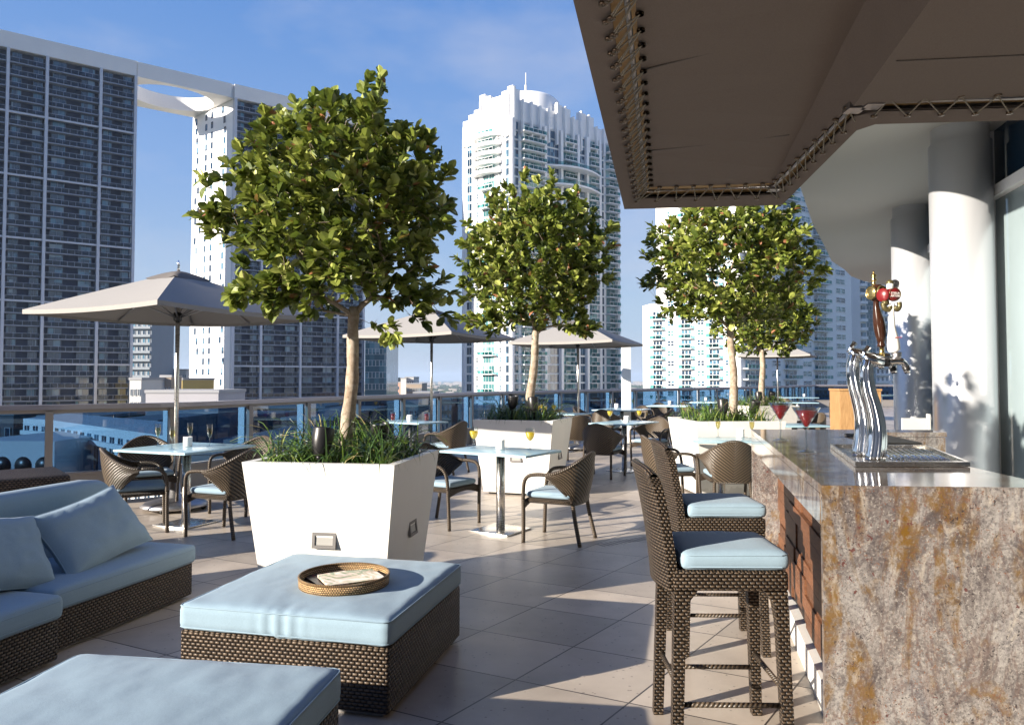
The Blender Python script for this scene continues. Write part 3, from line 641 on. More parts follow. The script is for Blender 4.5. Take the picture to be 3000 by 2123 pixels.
# brown handle
def handle(loc, label):
    o = bpy.data.objects.new('tap_handle', None); o.empty_display_size = .1; link(o, taps); o.location = loc - taps.location; o['label'] = label; return o
bh_loc = zp(543, 690, 3.22); bh = handle(bh_loc, 'dark turned wood tap handle with round gold badges and brass finial'); o0 = bh_loc
def hp(x, y, Y=3.22): return zp(x, y, Y) - o0
mb = MB(); mb.tube([hp(543, 690), hp(541, 610)], [.012, .009], 12); mb.build('ferrule', M['brass'], bh)
mb = MB(); mb.tube(smoothpath([hp(540, 615), hp(538, 590), hp(537, 575), hp(532, 520), hp(520, 440), hp(508, 370), hp(503, 320), hp(505, 300)], 3), [.013, .017, .016, .015, .013, .014, .016, .019, .021, .023, .024, .024, .023, .021, .018, .016, .014, .0125, .012, .012, .013, .013], 18); mb.build('grip', M['brown'], bh)
mb = MB(); c = hp(505, 250); mb.lathe([(0, -.036), (.020, -.034), (.026, -.02), (.027, 0), (.026, .02), (.02, .036), (0, .038)], 16, Matrix.Translation(c)); mb.build('badge_block', M['brown'], bh)
for nx, ny in ((.35, -.94), (-.94, -.35), (.94, .35)):
    mb = MB(); disc(mb, c + Vector((nx, ny, 0)) * .028, (nx, ny, 0), .027, .031, .01); bo = mb.build('badge', M['gold'], bh)
    mb = MB(); ring(mb, c + Vector((nx, ny, 0)) * .028, (nx, ny, 0), .024, .028, .006, .0018); ring(mb, c + Vector((nx, ny, 0)) * .028, (nx, ny, 0), .016, .019, .006, .0012); mb.build('badge_ring', M['brass'], bh)
mb = MB(); mb.lathe([(0, 0), (.013, .002), (.006, .008), (.011, .016), (.013, .022), (.006, .03), (.012, .036), (.010, .042), (.004, .05), (.005, .056), (0, .062)], 16, Matrix.Translation(hp(487, 192))); mb.build('finial', M['brass'], bh)
# white handle
wh_loc = zp(640, 668, 3.13); wh = handle(wh_loc, 'white glazed tap handle with red oval badge and brown scroll'); o0 = wh_loc
def hp(x, y, Y=3.13): return zp(x, y, Y) - o0
mb = MB(); mb.tube([hp(642, 700), hp(642, 650)], [.016, .02], 16); mb.lathe([(.012, 0), (.019, .003), (.019, .008), (.012, .011)], 16, Matrix.Translation(hp(642, 690))); mb.build('ferrule', M['alum'], wh)
mb = MB(); mb.tube(smoothpath([hp(628, 650), hp(624, 630), hp(620, 590), hp(616, 540), hp(611, 490), hp(609, 440), hp(609, 390), hp(612, 320)], 3), [.017, .021, .0235, .0245, .025, .025, .0245, .0235, .022, .020, .018, .016, .0145, .0135, .013, .013, .012, .011, .010, .010, .010, .010], 20); mb.build('grip', M['whitec'], wh)
mb = MB(); mb.tube(smoothpath([hp(552, 318), hp(560, 350), hp(585, 362), hp(600, 350), hp(594, 338)], 4), .011, 10); mb.tube(smoothpath([hp(660, 310), hp(662, 340), hp(648, 362), hp(634, 352), hp(640, 342)], 4), .010, 10); mb.tube([hp(548, 318), hp(585, 316)], .011, 10); mb.build('scroll', M['gold'], wh)
c = hp(622, 258); mb = MB(); disc(mb, c, (.12, -.99, 0), .0292, .0292, .02); b1 = mb.build('badge', M['redc'], wh)
c2 = hp(566, 262) + Vector((0, .012, 0)); mb = MB(); disc(mb, c2, (-.8, -.6, 0), .027, .029, .03); mb.build('badge', M['redc'], wh)
mb = MB(); ring(mb, c, (.12, -.99, 0), .026, .026, .0105, .0011); mb.build('badge_ring', M['gold'], wh)
Mx = Matrix.Translation(c + Vector((.0015, -.0112, 0))) @ Matrix.Rotation(R(7), 4, 'Z') @ Matrix.Rotation(R(90), 4, 'X')
text('lettering', 'STELLA', .0125, M['whitetxt'], Mx @ Matrix.Translation((0, .004, 0)), wh); text('lettering', 'ARTOIS', .0125, M['whitetxt'], Mx @ Matrix.Translation((0, -.008, 0)), wh)
mb = MB(); mb.tube([hp(598, 222), hp(597, 186)], [.014, .013], 14); mb.build('neck', M['whitec'], wh)
mb = MB(); mb.lathe([(.0155, 0), (.016, .004), (.012, .012), (0, .017)], 16, Matrix.Translation(hp(597, 184))); mb.build('cap', M['gold'], wh)
Mx = Matrix.Translation(hp(632, 553) + Vector((0, -.024, 0))) @ Matrix.Rotation(R(90), 4, 'X')
text('lettering', 'IMPORTED', .0065, M['redtxt'], Mx, wh)

# ================================================================== FURNITURE builders
def piping(hx, hy, k, zs, c, parent, r=.003):
    pm = MB()
    for z in zs:
        pts = []
        for sx, sy in ((1, 1), (-1, 1), (-1, -1), (1, -1)):
            a0_ = math.atan2(sy, sx) - math.pi / 4
            pts += [(c[0] + sx * (hx - k) + k * math.cos(a0_ + t), c[1] + sy * (hy - k) + k * math.sin(a0_ + t), z) for t in (0, math.pi / 4, math.pi / 2)]
        pts.append(pts[0]); pm.tube(pts, r, 6, False)
    pm.build('piping', M['cushion'], parent)
def make_chair():
    root = empty('wicker_chair', (0, 0, 0), 0, 'x', 'chair', 'brown wicker tub chairs at the tables')
    def T(u): a = u * math.pi / 2 * 1.02; s = abs(u); return Vector((.30 * math.sin(a), -.33 * math.cos(a) + .01, .775 - .175 * (s * s * (3 - 2 * s))))
    def B(u):
        s = abs(u); sg = 1 if u >= 0 else -1
        if s <= .5: return Vector((.185 * sg * min(1, s / .5), -.235 + .03 * (s / .5) ** 2, .345))
        t = (s - .5) / .5; return Vector((sg * (.185 + .108 * t), -.205 + .20 * t, .345 + .225 * t ** .8))
    def S(u, v, off=0):
        p = B(u).lerp(T(u), v); n = Vector((p.x, p.y - .05, 0)); n.normalize() if n.length else None
        return p + n * (.018 * math.sin(math.pi * v) + off)
    mb = MB(); uvf = lambda a, b: ((a * 2 - 1) * .42, b * (.43 - .3 * abs(a * 2 - 1)) + (abs(a * 2 - 1)) * .12)
    mb.grid(lambda a, b: S(a * 2 - 1, b), 28, 12, True, uvf)
    g = mb.grid(lambda a, b: S(1 - a * 2, b, -.022), 28, 12, True, uvf)
    sh = mb.build('backrest', M['shell'], root)
    rm = MB(); top = [S(-1 + 2 * k / 28, 1, -.011) for k in range(29)]; rm.tube(top, .0165, 8); bt = [S(-1 + 2 * k / 28, 0, -.011) for k in range(29)]; rm.tube(bt, .013, 6); rm.build('rim', M['wrap'], root)
    for sg in (-1, 1):
        e = S(sg, 1, -.011); ar = smoothpath([e, (sg * .288, .09, .60), (sg * .284, .17, .585), (sg * .272, .215, .54), (sg * .262, .232, .46), (sg * .256, .236, .38)], 4)
        a = MB(); a.tube(ar, [.0165] * len(ar), 10); a.build('armrest', M['wrap'], root)
        f = MB(); f.tube(smoothpath([(sg * .256, .236, .38), (sg * .246, .238, .2), (sg * .24, .243, 0)], 3), .017, 10); f.build('leg', M['wrap'], root)
        f = MB(); f.tube(smoothpath([(sg * .18, -.19, .37), (sg * .19, -.215, .22), (sg * .205, -.265, 0)], 4), .0175, 10); f.build('leg', M['wrap'], root)
    st = MB(); st.rbox((0, .01, .365), (.46, .44, .045), .02, (6, 6, 2))
    for k in range(12):                                  # arched front apron
        t0, t1 = k / 12, (k + 1) / 12; x0, x1 = -.25 + .5 * t0, -.25 + .5 * t1; d = lambda t: .30 + .045 * math.sin(math.pi * t)
        st.poly([(x0, .236, .375), (x1, .236, .375), (x1, .236, d(t1)), (x0, .236, d(t0))][::-1]); st.poly([(x0, .222, .375), (x0, .222, d(t0)), (x1, .222, d(t1)), (x1, .222, .375)][::-1])
        st.poly([(x0, .236, d(t0)), (x1, .236, d(t1)), (x1, .222, d(t1)), (x0, .222, d(t0))][::-1])
    st.build('seat', M['weave_s'], root)
    cu = MB(); cu.rbox((0, .025, .415), (.43, .41, .05), .022, (8, 8, 2), .008); cu.build('cushion', M['cushion'], root)
    return root
def make_stool():
    root = empty('bar_stool', (0, 0, 0), 0, 'x', 'bar stool', 'wicker bar stools at the granite bar')
    for sx in (-1, 1):
        for sy in (-1, 1):
            mb = MB(); x, y = sx * .175, sy * .185; k = .95
            prof = [(0, .040), (.25, .042), (.5, .044), (.58, .052), (.625, .085)]
            for (z0, w0), (z1, w1) in zip(prof, prof[1:]):
                def c4(z, w):
                    sp = (1 - z / .65) * .018; cx, cy = x + sx * sp, y + sy * sp; ox = sx * .025 + cx; oy = sy * .025 + cy
                    ix, iy = ox - sx * w, oy - sy * w
                    q = [(min(ox, ix), min(oy, iy), z), (max(ox, ix), min(oy, iy), z), (max(ox, ix), max(oy, iy), z), (min(ox, ix), max(oy, iy), z)]; return q
                a, b = c4(z0, w0), c4(z1, w1)
                for i in range(4): mb.poly([a[i], a[(i + 1) % 4], b[(i + 1) % 4], b[i]])
                if z0 == 0: mb.poly(a[::-1])
            mb.build('leg', M['weave_s'], root)
    mb = MB(); mb.rbox((0, 0, .662), (.41, .43, .075), .014, (4, 4, 2)); mb.build('seat_frame', M['weave_s'], root)
    bk = MB()
    def S(u, v, o):
        z = .62 + v * .46; lean = .015 + .03 * v + .045 * v * v; w = .188 + .008 * v; x = (u * 2 - 1) * w; crv = .035 * (1 - (u * 2 - 1) ** 2); zt = z - .03 * max(0, v - .85) / .15 * (abs(u * 2 - 1) ** 4)
        return Vector((x, -.195 - lean - crv + o, zt))
    uvf = lambda a, b: (a * .41, b * .47)
    bk.grid(lambda a, b: S(a, b, -.018), 10, 14, True, uvf); bk.grid(lambda a, b: S(1 - a, b, .018), 10, 14, True, uvf)
    for e in (0, 1):
        bk.grid(lambda a, b: S(e, b, -.018 + .036 * a if e else .018 - .036 * a), 2, 14, True, lambda a, b: (a * .05, b * .47))
    bk.grid(lambda a, b: S(a, 1, .018 - .036 * b) + Vector((0, 0, .012 * math.sin(math.pi * b))), 10, 4, True, lambda a, b: (a * .41, b * .05))
    bk.build('backrest', M['weave_s'], root, fixn=True)
    cu = MB(); cu.rbox((0, .02, .735), (.40, .41, .068), .026, (14, 14, 3), .010, None, lambda q: q + Vector((0, 0, .003 * noise.noise(q * 11)))); cc = cu.build('cushion', M['cushion'], root); piping(.197, .202, .03, (.758, .714), (0, .02), cc)
    for a, b in (((-.185, -.19, .2), (-.185, .19, .2)), ((.185, -.19, .2), (.185, .19, .2)), ((-.18, .195, .26), (.18, .195, .26)), ((-.18, -.195, .26), (.18, -.195, .26))):
        mb = MB(); mb.tube([a, b], .0105, 8); mb.build('stretcher', M['wrap'], root)
    return root
def make_table(w, d, h=.75, base='plate'):
    root = empty('cafe_table', (0, 0, 0), 0, 'x', 'table', 'frosted glass cafe tables')
    mb = MB(); mb.rbox((0, 0, h - .011), (w, d, .022), .004, (2, 2, 1)); mb.build('tabletop', M['tabletop'], root)
    mb = MB(); mb.lathe([(0, .016), (.041, .016), (.041, h - .035), (0, h - .035)], 24); mb.build('pole', M['steel'], root)
    mb = MB(); mb.rbox((0, 0, .0075), (.42, .42, .015), .003, (2, 2, 1)); mb.build('base_plate', M['steel'], root)
    mb = MB(); mb.box((0, 0, h - .029), (w * .6, .07, .010)); mb.box((0, 0, h - .0295), (.07, d * .6, .009)); mb.build('top_bracket', M['blackm'], root)
    return root
def make_umbrella():
    root = empty('patio_umbrella', (0, 0, 0), 0, 'x', 'umbrella', 'square taupe patio umbrellas')
    h = 1.05
    def Z(x, y, hh, z0, rise, p=1.04):
        r = max(abs(x), abs(y)) / hh; e = 1 - (1 - min(abs(x), abs(y)) / max(max(abs(x), abs(y)), 1e-6)) ** 2 * .0
        t = min(abs(x), abs(y)) / max(abs(x), abs(y), 1e-6); return z0 + rise * (1 - r ** p) - .025 * r * (1 - t ** 2)
    for dz, nm in ((0, 'canopy'),):
        mb = MB(); n = 20
        for q in range(4):
            ca, sa_ = math.cos(q * math.pi / 2), math.sin(q * math.pi / 2)
            def f(a, b, o=0):
                r = .02 + .98 * a; x, y = h * r, h * r * (b * 2 - 1); X, Y = x * ca - y * sa_, x * sa_ + y * ca; return Vector((X, Y, Z(X, Y, h, 2.14, .455) + o))
            mb.grid(f, 12, 12, True); mb.grid(lambda a, b: f(a, 1 - b, -.012), 12, 12, True)
        for sx, sy in ((0, -1), (0, 1), (-1, 0), (1, 0)):     # hem
            for k in range(n):
                t0, t1 = -h + 2 * h * k / n, -h + 2 * h * (k + 1) / n
                pa = (t0, sy * h) if sy else (sx * h, t0); pb = (t1, sy * h) if sy else (sx * h, t1)
                za, zb = Z(*pa, h, 2.14, .455), Z(*pb, h, 2.14, .455); mb.poly([(pa[0], pa[1], za), (pb[0], pb[1], zb), (pb[0], pb[1], zb - .045), (pa[0], pa[1], za - .045)])
        cn = mb.build('canopy', M['umb'], root)
        for f_ in cn.data.polygons: pass
    mb = MB(); hv = .235
    mb.grid(lambda a, b: Vector(((a * 2 - 1) * hv, (b * 2 - 1) * hv, Z((a * 2 - 1) * hv, (b * 2 - 1) * hv, hv, 2.515, .095, 1.4))), 10, 10, True); mb.build('vent', M['umbd'], cn)
    mb = MB(); mb.lathe([(0, 2.6), (.018, 2.61), (.012, 2.65), (.017, 2.67), (.012, 2.69), (.014, 2.71), (0, 2.73)], 12); mb.build('finial', M['chrome'], root)
    mb = MB(); mb.lathe([(0, .08), (.024, .08), (.024, 2.6), (0, 2.6)], 16); mb.build('pole', M['steel'], root)
    mb = MB(); mb.lathe([(.03, 2.05), (.045, 2.06), (.045, 2.14), (.03, 2.15)], 12); mb.build('hub', M['blackm'], root)
    for k in range(8):
        a = k * math.pi / 4; rr = h * (1.414 if k % 2 else 1) * .97; e = Vector((math.cos(a) * rr, math.sin(a) * rr, 0)); ze = Z(e.x, e.y, h, 2.14, .455) - .03
        mb = MB(); mb.tube([(e.x * t, e.y * t, Z(e.x * t + 1e-4, e.y * t, h, 2.14, .455) - .03) for t in (.04, .3, .6, .85, 1)], .009, 6); mb.tube([(e.x * .03, e.y * .03, 2.1), (e.x * .48, e.y * .48, Z(e.x * .48, e.y * .48, h, 2.14, .455) - .04)], .008, 6); mb.build('rib', M['alum'], root)
    mb = MB(); mb.lathe([(0, .03), (.33, .03), (.35, .05), (.30, .085), (.18, .115), (.06, .135), (.045, .30), (.028, .305), (0, .305)], 36); mb.build('base', M['alum'], root)
    for k in range(4):
        mb = MB(); a = k * math.pi / 2 + .5; mb.lathe([(0, -.012), (.03, -.012), (.03, .012), (0, .012)], 14, rot(z=a, x=R(90), t=(.31 * math.cos(a), .31 * math.sin(a), .03))); mb.build('wheel', M['rubber'], root)
    return root
def lath(name, prof, mat, parent, n=24):
    mb = MB(); mb.lathe(prof, n); return mb.build(name, mat, parent)
def make_flute():
    r = empty('champagne_flute', (0, 0, 0), 0, 'x', 'glass', 'champagne flutes')
    lath('bowl', [(.030, 0), (.031, .002), (.028, .006), (.006, .010), (.0045, .05), (.0045, .085), (.012, .10), (.024, .125), (.029, .16), (.028, .22)], M['clear'], r, 20)
    lath('champagne', [(0, .098), (.010, .103), (.021, .127), (.026, .155), (.0265, .182), (0, .182)], M['champ'], r, 16); return r
def make_goblet():
    r = empty('wine_glass', (0, 0, 0), 0, 'x', 'glass', 'wine glasses of orange juice')
    lath('bowl', [(.036, 0), (.036, .002), (.03, .006), (.007, .010), (.005, .04), (.006, .075), (.014, .088), (.032, .108), (.042, .14), (.043, .165), (.038, .205)], M['clear'], r, 24)
    lath('orange_juice', [(0, .086), (.012, .090), (.029, .110), (.039, .14), (.0405, .165), (0, .165)], M['juice'], r, 20); return r
def make_martini():
    r = empty('cocktail_glass', (0, 0, 0), 0, 'x', 'glass', 'cocktail glasses on the bar')
    lath('bowl', [(.044, 0), (.044, .002), (.03, .005), (.006, .012), (.0045, .03), (.005, .108), (.008, .116), (.066, .212), (.0645, .212), (.006, .118)], M['clear'], r, 32)
    lath('cocktail', [(0, .119), (.006, .1205), (.0525, .196), (.0525, .1965), (0, .1965)], M['red'], r, 28); return r
def make_tumbler():
    r = empty('tumbler', (0, 0, 0), 0, 'x', 'glass', 'tumblers of red juice')
    lath('glass', [(0, 0), (.034, 0), (.037, .02), (.041, .14), (.039, .14), (.035, .02)], M['clear'], r, 20); lath('red_juice', [(0, .012), (.033, .012), (.038, .115), (0, .115)], M['reddk'], r, 18); return r
def make_candle():
    r = empty('candle_holder', (0, 0, 0), 0, 'x', 'candle holder', 'ribbed white candle holders')
    pr = [(0, 0), (.040, 0)]
    for k in range(7): pr += [(.044, .006 + k * .012), (.041, .012 + k * .012)]
    pr += [(.043, .095), (.038, .095), (.036, .03), (0, .03)]; lath('holder', pr, M['candle'], r, 24); lath('candle', [(0, .03), (.018, .03), (.018, .065), (0, .067)], M['whitec'], r, 12); return r
def make_spot():
    r = empty('bell_spotlight', (0, 0, 0), 0, 'x', 'spotlight', 'black bell spotlights in the planters')
    lath('stake', [(0, -.1), (.014, -.1), (.014, .035), (.022, .04), (.022, .055), (0, .055)], M['blackm'], r, 12)
    hd = lath('shade', [(0, .045), (.02, .047), (.042, .07), (.058, .11), (.064, .15), (.066, .215), (.064, .225), (.060, .225), (.058, .19)], M['blackm'], r, 28)
    lath('lens', [(0, .20), (.057, .20), (.057, .204), (0, .204)], M['whitec'], hd, 20)
    for k in kids(r):
        if k.name.startswith('shade'): k.rotation_euler = (R(14), 0, 0); k.location = (0, .01, 0)
    return r
protos = {}
def put(kind, maker, loc, rz, label, group=None):
    if kind not in protos: o = protos[kind] = maker(); o.location = loc; o.rotation_euler = (0, 0, rz); o['label'] = label
    else: o = copy_tree(protos[kind], loc, rz, label)
    if group: o['group'] = group
    return o
def face(dx, dy): return math.atan2(-dx, dy)             # local +Y towards (dx, dy)
def chair(x, y, dx, dy, label): return put('chair', make_chair, (x, y, 0), face(dx, dy), label)

# tables
def table(x, y, yaw, w, d, label, h=.75):
    key = ('table', w, d, h); return put(key, lambda: make_table(w, d, h), (x, y, 0), R(yaw), label)
table(-3.195, 7.30, -22.2, .90, .92, 'square frosted glass table with four champagne flutes by the railing, left')
table(-.107, 6.99, -32.5, .95, .645, 'frosted glass table with two orange juices, between the two nearest planters')
table(-1.60, 11.72, -37, 1.0, .66, 'frosted glass table with two tumblers of red juice behind the nearest tree')
table(1.74, 11.50, -36.5, .69, 1.0, 'frosted glass table with two orange juices right of the second planter')
table(2.43, 16.4, -30, .95, 1.15, 'frosted glass table with four champagne flutes under the third umbrella')
table(.98, 14.5, -30, .95, .7, 'frosted glass table with four orange juices partly hidden behind the second planter')
table(3.95, 18.7, -20, 1.0, .9, 'frosted glass table with one candle and a bare steel pole near the white post')
table(5.75, 21.4, -15, 1.2, .8, 'frosted glass table with one candle behind the brown chair by the third tree')
table(2.33, 8.28, 2, .8, .62, 'frosted glass table with three champagne flutes right behind the bar corner')
table(10.4, 27.0, -5, 1.25, .9, 'small far frosted glass table near the wooden host stand')
table(4.15, 10.9, 5, .8, .7, 'frosted glass table just right of the third planter, mostly behind a martini')
table(8.1, 21.3, -10, 1.2, .8, 'far frosted glass table seen behind the spotlights of the third planter')
# chairs
chair(-3.52, 7.0, .88, .47, 'wicker chair left of the champagne table by the sofa, back towards the sofa')
chair(-2.63, 6.86, -.93, .35, 'wicker chair right of the champagne table, beside the nearest planter')
chair(-3.93, 8.05, .55, -.83, 'dark wicker chair at the far left corner of the champagne table, by the railing')
chair(-2.88, 8.0, -.37, -.93, 'wicker chair behind the champagne table, its inner back sunlit')
chair(.42, 6.60, -.90, .42, 'wicker chair at the right of the nearest orange juice table, turned to show its back')
chair(-.66, 7.30, .84, -.54, 'wicker chair at the left of the nearest orange juice table, half behind the planter')
chair(-.99, 11.30, -.87, .5, 'wicker chair at the right of the red juice table')
chair(-2.32, 12.05, .8, -.5, 'dark wicker chair at the left of the red juice table, behind the tilted spotlight')
chair(1.33, 10.80, .45, .89, 'dark wicker chair, back to the camera, before the juice table right of the second planter')
chair(2.28, 12.15, -.59, -.81, 'wicker chair facing the camera behind the juice table right of the second planter')
chair(1.12, 13.25, -.2, .98, 'dark wicker chair just right of the second planter, its back to the camera')
chair(1.0, 15.2, 0.1, -1, 'wicker chair showing a sunlit chevron back just above the second planter rim')
chair(2.0, 15.65, .45, .89, 'wicker chair with sunlit chevron back in front of the four flutes table')
chair(2.95, 17.3, -.5, -.87, 'wicker chair with sunlit back behind the four flutes table')
chair(1.72, 17.1, .85, -.4, 'dark wicker chair left of the four flutes table by the railing')
chair(3.15, 16.0, -.9, .3, 'wicker chair at the right of the four flutes table')
chair(4.9, 20.1, .95, .2, 'dark wicker chair by the railing left of the far candle table')
chair(4.4, 17.75, -.97, .25, 'brown wicker chair with pale seat standing left of the third planter')
chair(6.5, 21.9, -.9, -.3, 'dark wicker chair right of the far candle table behind the third tree')
chair(11.75, 26.6, -.98, -.1, 'far wicker chair with pale seat beside the wooden host stand')
chair(10.2, 27.9, .1, -1, 'far wicker chair behind the small far table')
chair(9.4, 26.6, .98, .1, 'far wicker chair left of the small far table')
chair(1.78, 8.42, .97, .1, 'dark wicker chair left of the table behind the bar, seat facing right')
chair(2.30, 7.93, .05, 1, 'wicker chair with broad chevron back just beyond the bar stools')
chair(5.55, 13.9, -.6, -.2, 'dark wicker chair between the third and fourth planters, behind the martinis')
chair(7.6, 22.2, .4, -.9, 'far dark wicker chair seen past the third tree trunk')
chair(3.95, 19.6, .1, -1, 'dark wicker chair behind the candle table near the white post')
# stools
put('stool', make_stool, (.825, 3.00, 0), face(1, -.02), 'wicker bar stool nearest to the camera with pale blue cushion')
put('stool', make_stool, (1.10, 4.05, 0), face(1, -.02), 'second wicker bar stool, between the nearest stool and the chevron-backed chair')
# umbrellas
def umb(x, y, a, label): return put('umbrella', make_umbrella, (x, y, 0), a, label)
a0 = math.atan2(-1.38, .44) + R(45)
umb(-3.68, 8.13, a0, 'square taupe umbrella over the champagne table at the left railing')
umb(-1.37, 12.6, a0 + R(0), 'square taupe umbrella behind the nearest tree, over the red juice table')
umb(1.33, 14.9, a0 + R(2), 'square taupe umbrella behind the second tree')
umb(8.25, 23.0, a0, 'far square taupe umbrella partly hidden by the fourth tree')
# glasses etc
def flute(px, py, where): p = onz(px, py, .752); put('flute', make_flute, p, 0, 'champagne flute ' + where)
for px, py, w in ((462, 1306, 'at the left on the table by the sofa'), (504, 1316, 'nearest on the table by the sofa'), (556, 1301, 'behind the candle on the table by the sofa'), (614, 1308, 'right of the candle on the table by the sofa')): flute(px, py, w)
for px, py, w in ((1788, 1194, 'furthest left of four on the table under the third umbrella'), (1801, 1191, 'second from left on the table under the third umbrella'), (1828, 1194, 'right of the candle on the table under the third umbrella'), (1855, 1193, 'at the far right of the table under the third umbrella')): flute(px, py, w)
for px, py, w in ((2104, 1280, 'left of the candle on the table behind the bar'), (2203, 1282, 'just over the bar corner, nearer of two'), (2222, 1268, 'just over the bar corner, further of two')): flute(px, py, w)
def gob(px, py, where, z=.752): p = onz(px, py, z); put('goblet', make_goblet, p, 0, 'wine glass of orange juice ' + where)
for px, py, w in ((1388, 1311, 'at the left of the nearest juice table'), (1553, 1316, 'at the right of the nearest juice table'), (1787, 1234, 'at the left on the table right of the second planter'), (1873, 1233, 'at the right on the table right of the second planter')): gob(px, py, w)
for px, py, w in ((1578, 1213, 'furthest left of four above the second planter'), (1588, 1209, 'second from left above the second planter'), (1597, 1216, 'third from left above the second planter'), (1623, 1211, 'furthest right above the second planter')): gob(px, py, w)
def cand(px, py, where): p = onz(px, py, .752); put('candle', make_candle, p, 0, 'ribbed white candle holder ' + where)
for px, py, w in ((550, 1306, 'amid the four flutes by the sofa'), (1466, 1315, 'on the nearest juice table'), (1200, 1232, 'between two tumblers of red juice'), (1836, 1235, 'on the juice table right of the second planter'), (1806, 1193, 'amid the four flutes under the third umbrella'), (1962, 1183, 'on the table by the white post'), (2068, 1172, 'on the far table behind the brown chair'), (2170, 1279, 'on the table behind the bar'), (2356, 1160, 'on the small far table by the host stand')): cand(px, py, w)
for px, py, w in ((1151, 1231, 'left of the candle'), (1250, 1232, 'right of the candle')): put('tumbler', make_tumbler, onz(px, py, .752), 0, 'tumbler of red juice ' + w + ' behind the nearest tree')
put('martini', make_martini, onz(2287, 1288, 1.072), 0, 'red cocktail in a martini glass, further of two on the granite bar')
put('martini', make_martini, onz(2363, 1322, 1.072), 0, 'red cocktail in a martini glass, nearer of two on the granite bar')

# ================================================================== LOUNGE
def ottoman(x, y, yaw, label):
    r = empty('ottoman', (x, y, 0), R(yaw), label, 'ottoman', 'square wicker ottomans with pale blue cushions')
    mb = MB(); mb.rbox((0, 0, .16), (1.0, .99, .275), .012, (6, 6, 3)); mb.build('wicker_base', M['weave'], r)
    mb = MB(); mb.box((0, 0, .012), (.93, .92, .022)); mb.build('plinth', M['alum'], r)
    mb = MB(); mb.rbox((0, 0, .357), (1.02, 1.01, .118), .032, (60, 24, 4), .014, None, lambda q: q + Vector((0, 0, .006 * noise.noise(q * 4.0) + .003 * noise.noise(q * 14))) + Vector((0, .006 * math.sin(q.x * 95) * math.exp(-(q.x / .10) ** 2), -.006 * math.exp(-(q.x / .02) ** 2))) * (1 if q.y < -.40 else 0)); c = mb.build('cushion', M['cushion'], r)
    pm = MB()
    for z in (.405, .313):
        h, k = .507, .03; pts = []
        for sx, sy in ((1, 1), (-1, 1), (-1, -1), (1, -1)):
            a0_ = math.atan2(sy, sx) - math.pi / 4
            pts += [(sx * (h - k) + k * math.cos(a0_ + t), sy * (h - .005 - k) + k * math.sin(a0_ + t), z) for t in (0, math.pi / 4, math.pi / 2)]
        pts.append(pts[0]); pm.tube(pts, .0035, 6, False)
    pm.build('piping', M['cushion'], c)
    return r
ottoman(-.885, 3.72, -13.6, 'square wicker ottoman with pale blue cushion carrying the round tray')
ottoman(-1.165, 2.20, -8, 'square wicker ottoman with pale blue cushion in the bottom left foreground')
tr = empty('rattan_tray', (0, 0, 0), 0, 'round honey-coloured rattan tray holding magazines on the ottoman', 'tray'); tc_ = onz(1009, 1700, .44); tr.location = (tc_.x, tc_.y, .428)
mb = MB(); mb.lathe([(0, .002), (.205, .002), (.205, .006), (0, .006)], 48); mb.build('tray_bottom', M['rattan'], tr)
mb = MB(); mb.lathe([(.2, 0), (.215, 0), (.217, .044), (.211, .044), (.2055, .006)], 64)
for f in mb.bm.faces:
    for l in f.loops: l[mb.uv].uv = (l[mb.uv].uv.x * 1.35, l[mb.uv].uv.y)
mb.build('tray_wall', M['rattan'], tr)
mb = MB(); mb.tube([(.214 * math.cos(a), .214 * math.sin(a), .045) for a in [2 * math.pi * k / 48 for k in range(49)]], .0055, 8, False); mb.build('tray_rim', M['rattan'], tr)
mg, t, b = newmat('magazine_cover'); n = N(t, 'ShaderNodeTexNoise', Scale=9, Detail=5, Distortion=2.5); tcn = N(t, 'ShaderNodeTexCoord'); t.links.new(tcn.outputs['Object'], n.inputs[0])
t.links.new(ramp(t, n.outputs[1], [(.3, (.05, .06, .10)), (.42, (.12, .20, .08)), (.5, (.55, .42, .32)), (.6, (.72, .64, .56)), (.75, (.75, .72, .70))]), b.inputs['Base Color']); b.inputs['Roughness'].default_value = .25; M['mag'] = mg
M['magdark'] = simple('dark_magazine_cover', (.035, .02, .02), .3, 0, .3)
def magazine(x, y, z, rz, mat, label, wav):
    z += .0215
    mb = MB(); w, h = .21, .275
    f = lambda a, b, o=0: Vector(((a - .5) * w, (b - .5) * h, o + wav * (math.sin(a * 5 + 1) * math.sin(b * 4) + .5 * noise.noise(Vector((a * 4, b * 5, 1))))))
    mb.grid(lambda a, b: f(a, b, .012), 14, 14, True); mb.grid(lambda a, b: f(1 - a, b, .0), 14, 14, True)
    for e in (0, 1):
        mb.grid(lambda a, b: f(a, e, .012 * b), 14, 1); mb.grid(lambda a, b: f(e, a, .012 * b), 14, 1)
    o = mb.build('magazine', mat, None, fixn=True); o.location = (tc_.x + x, tc_.y + y, z); o.rotation_euler = (0, 0, rz); return tag(o, label, 'magazine')
m1 = magazine(-.05, .01, .4145, R(35), M['magdark'], 'dark magazine under the top one in the rattan tray', 0.0)
text('lettering', 'LIFE', .05, M['redtxt'], Matrix.Translation((-.03, .10, .0128)), m1)
magazine(.035, -.01, .4315, R(-62), M['mag'], 'pale crumpled magazine on top in the rattan tray', .004)

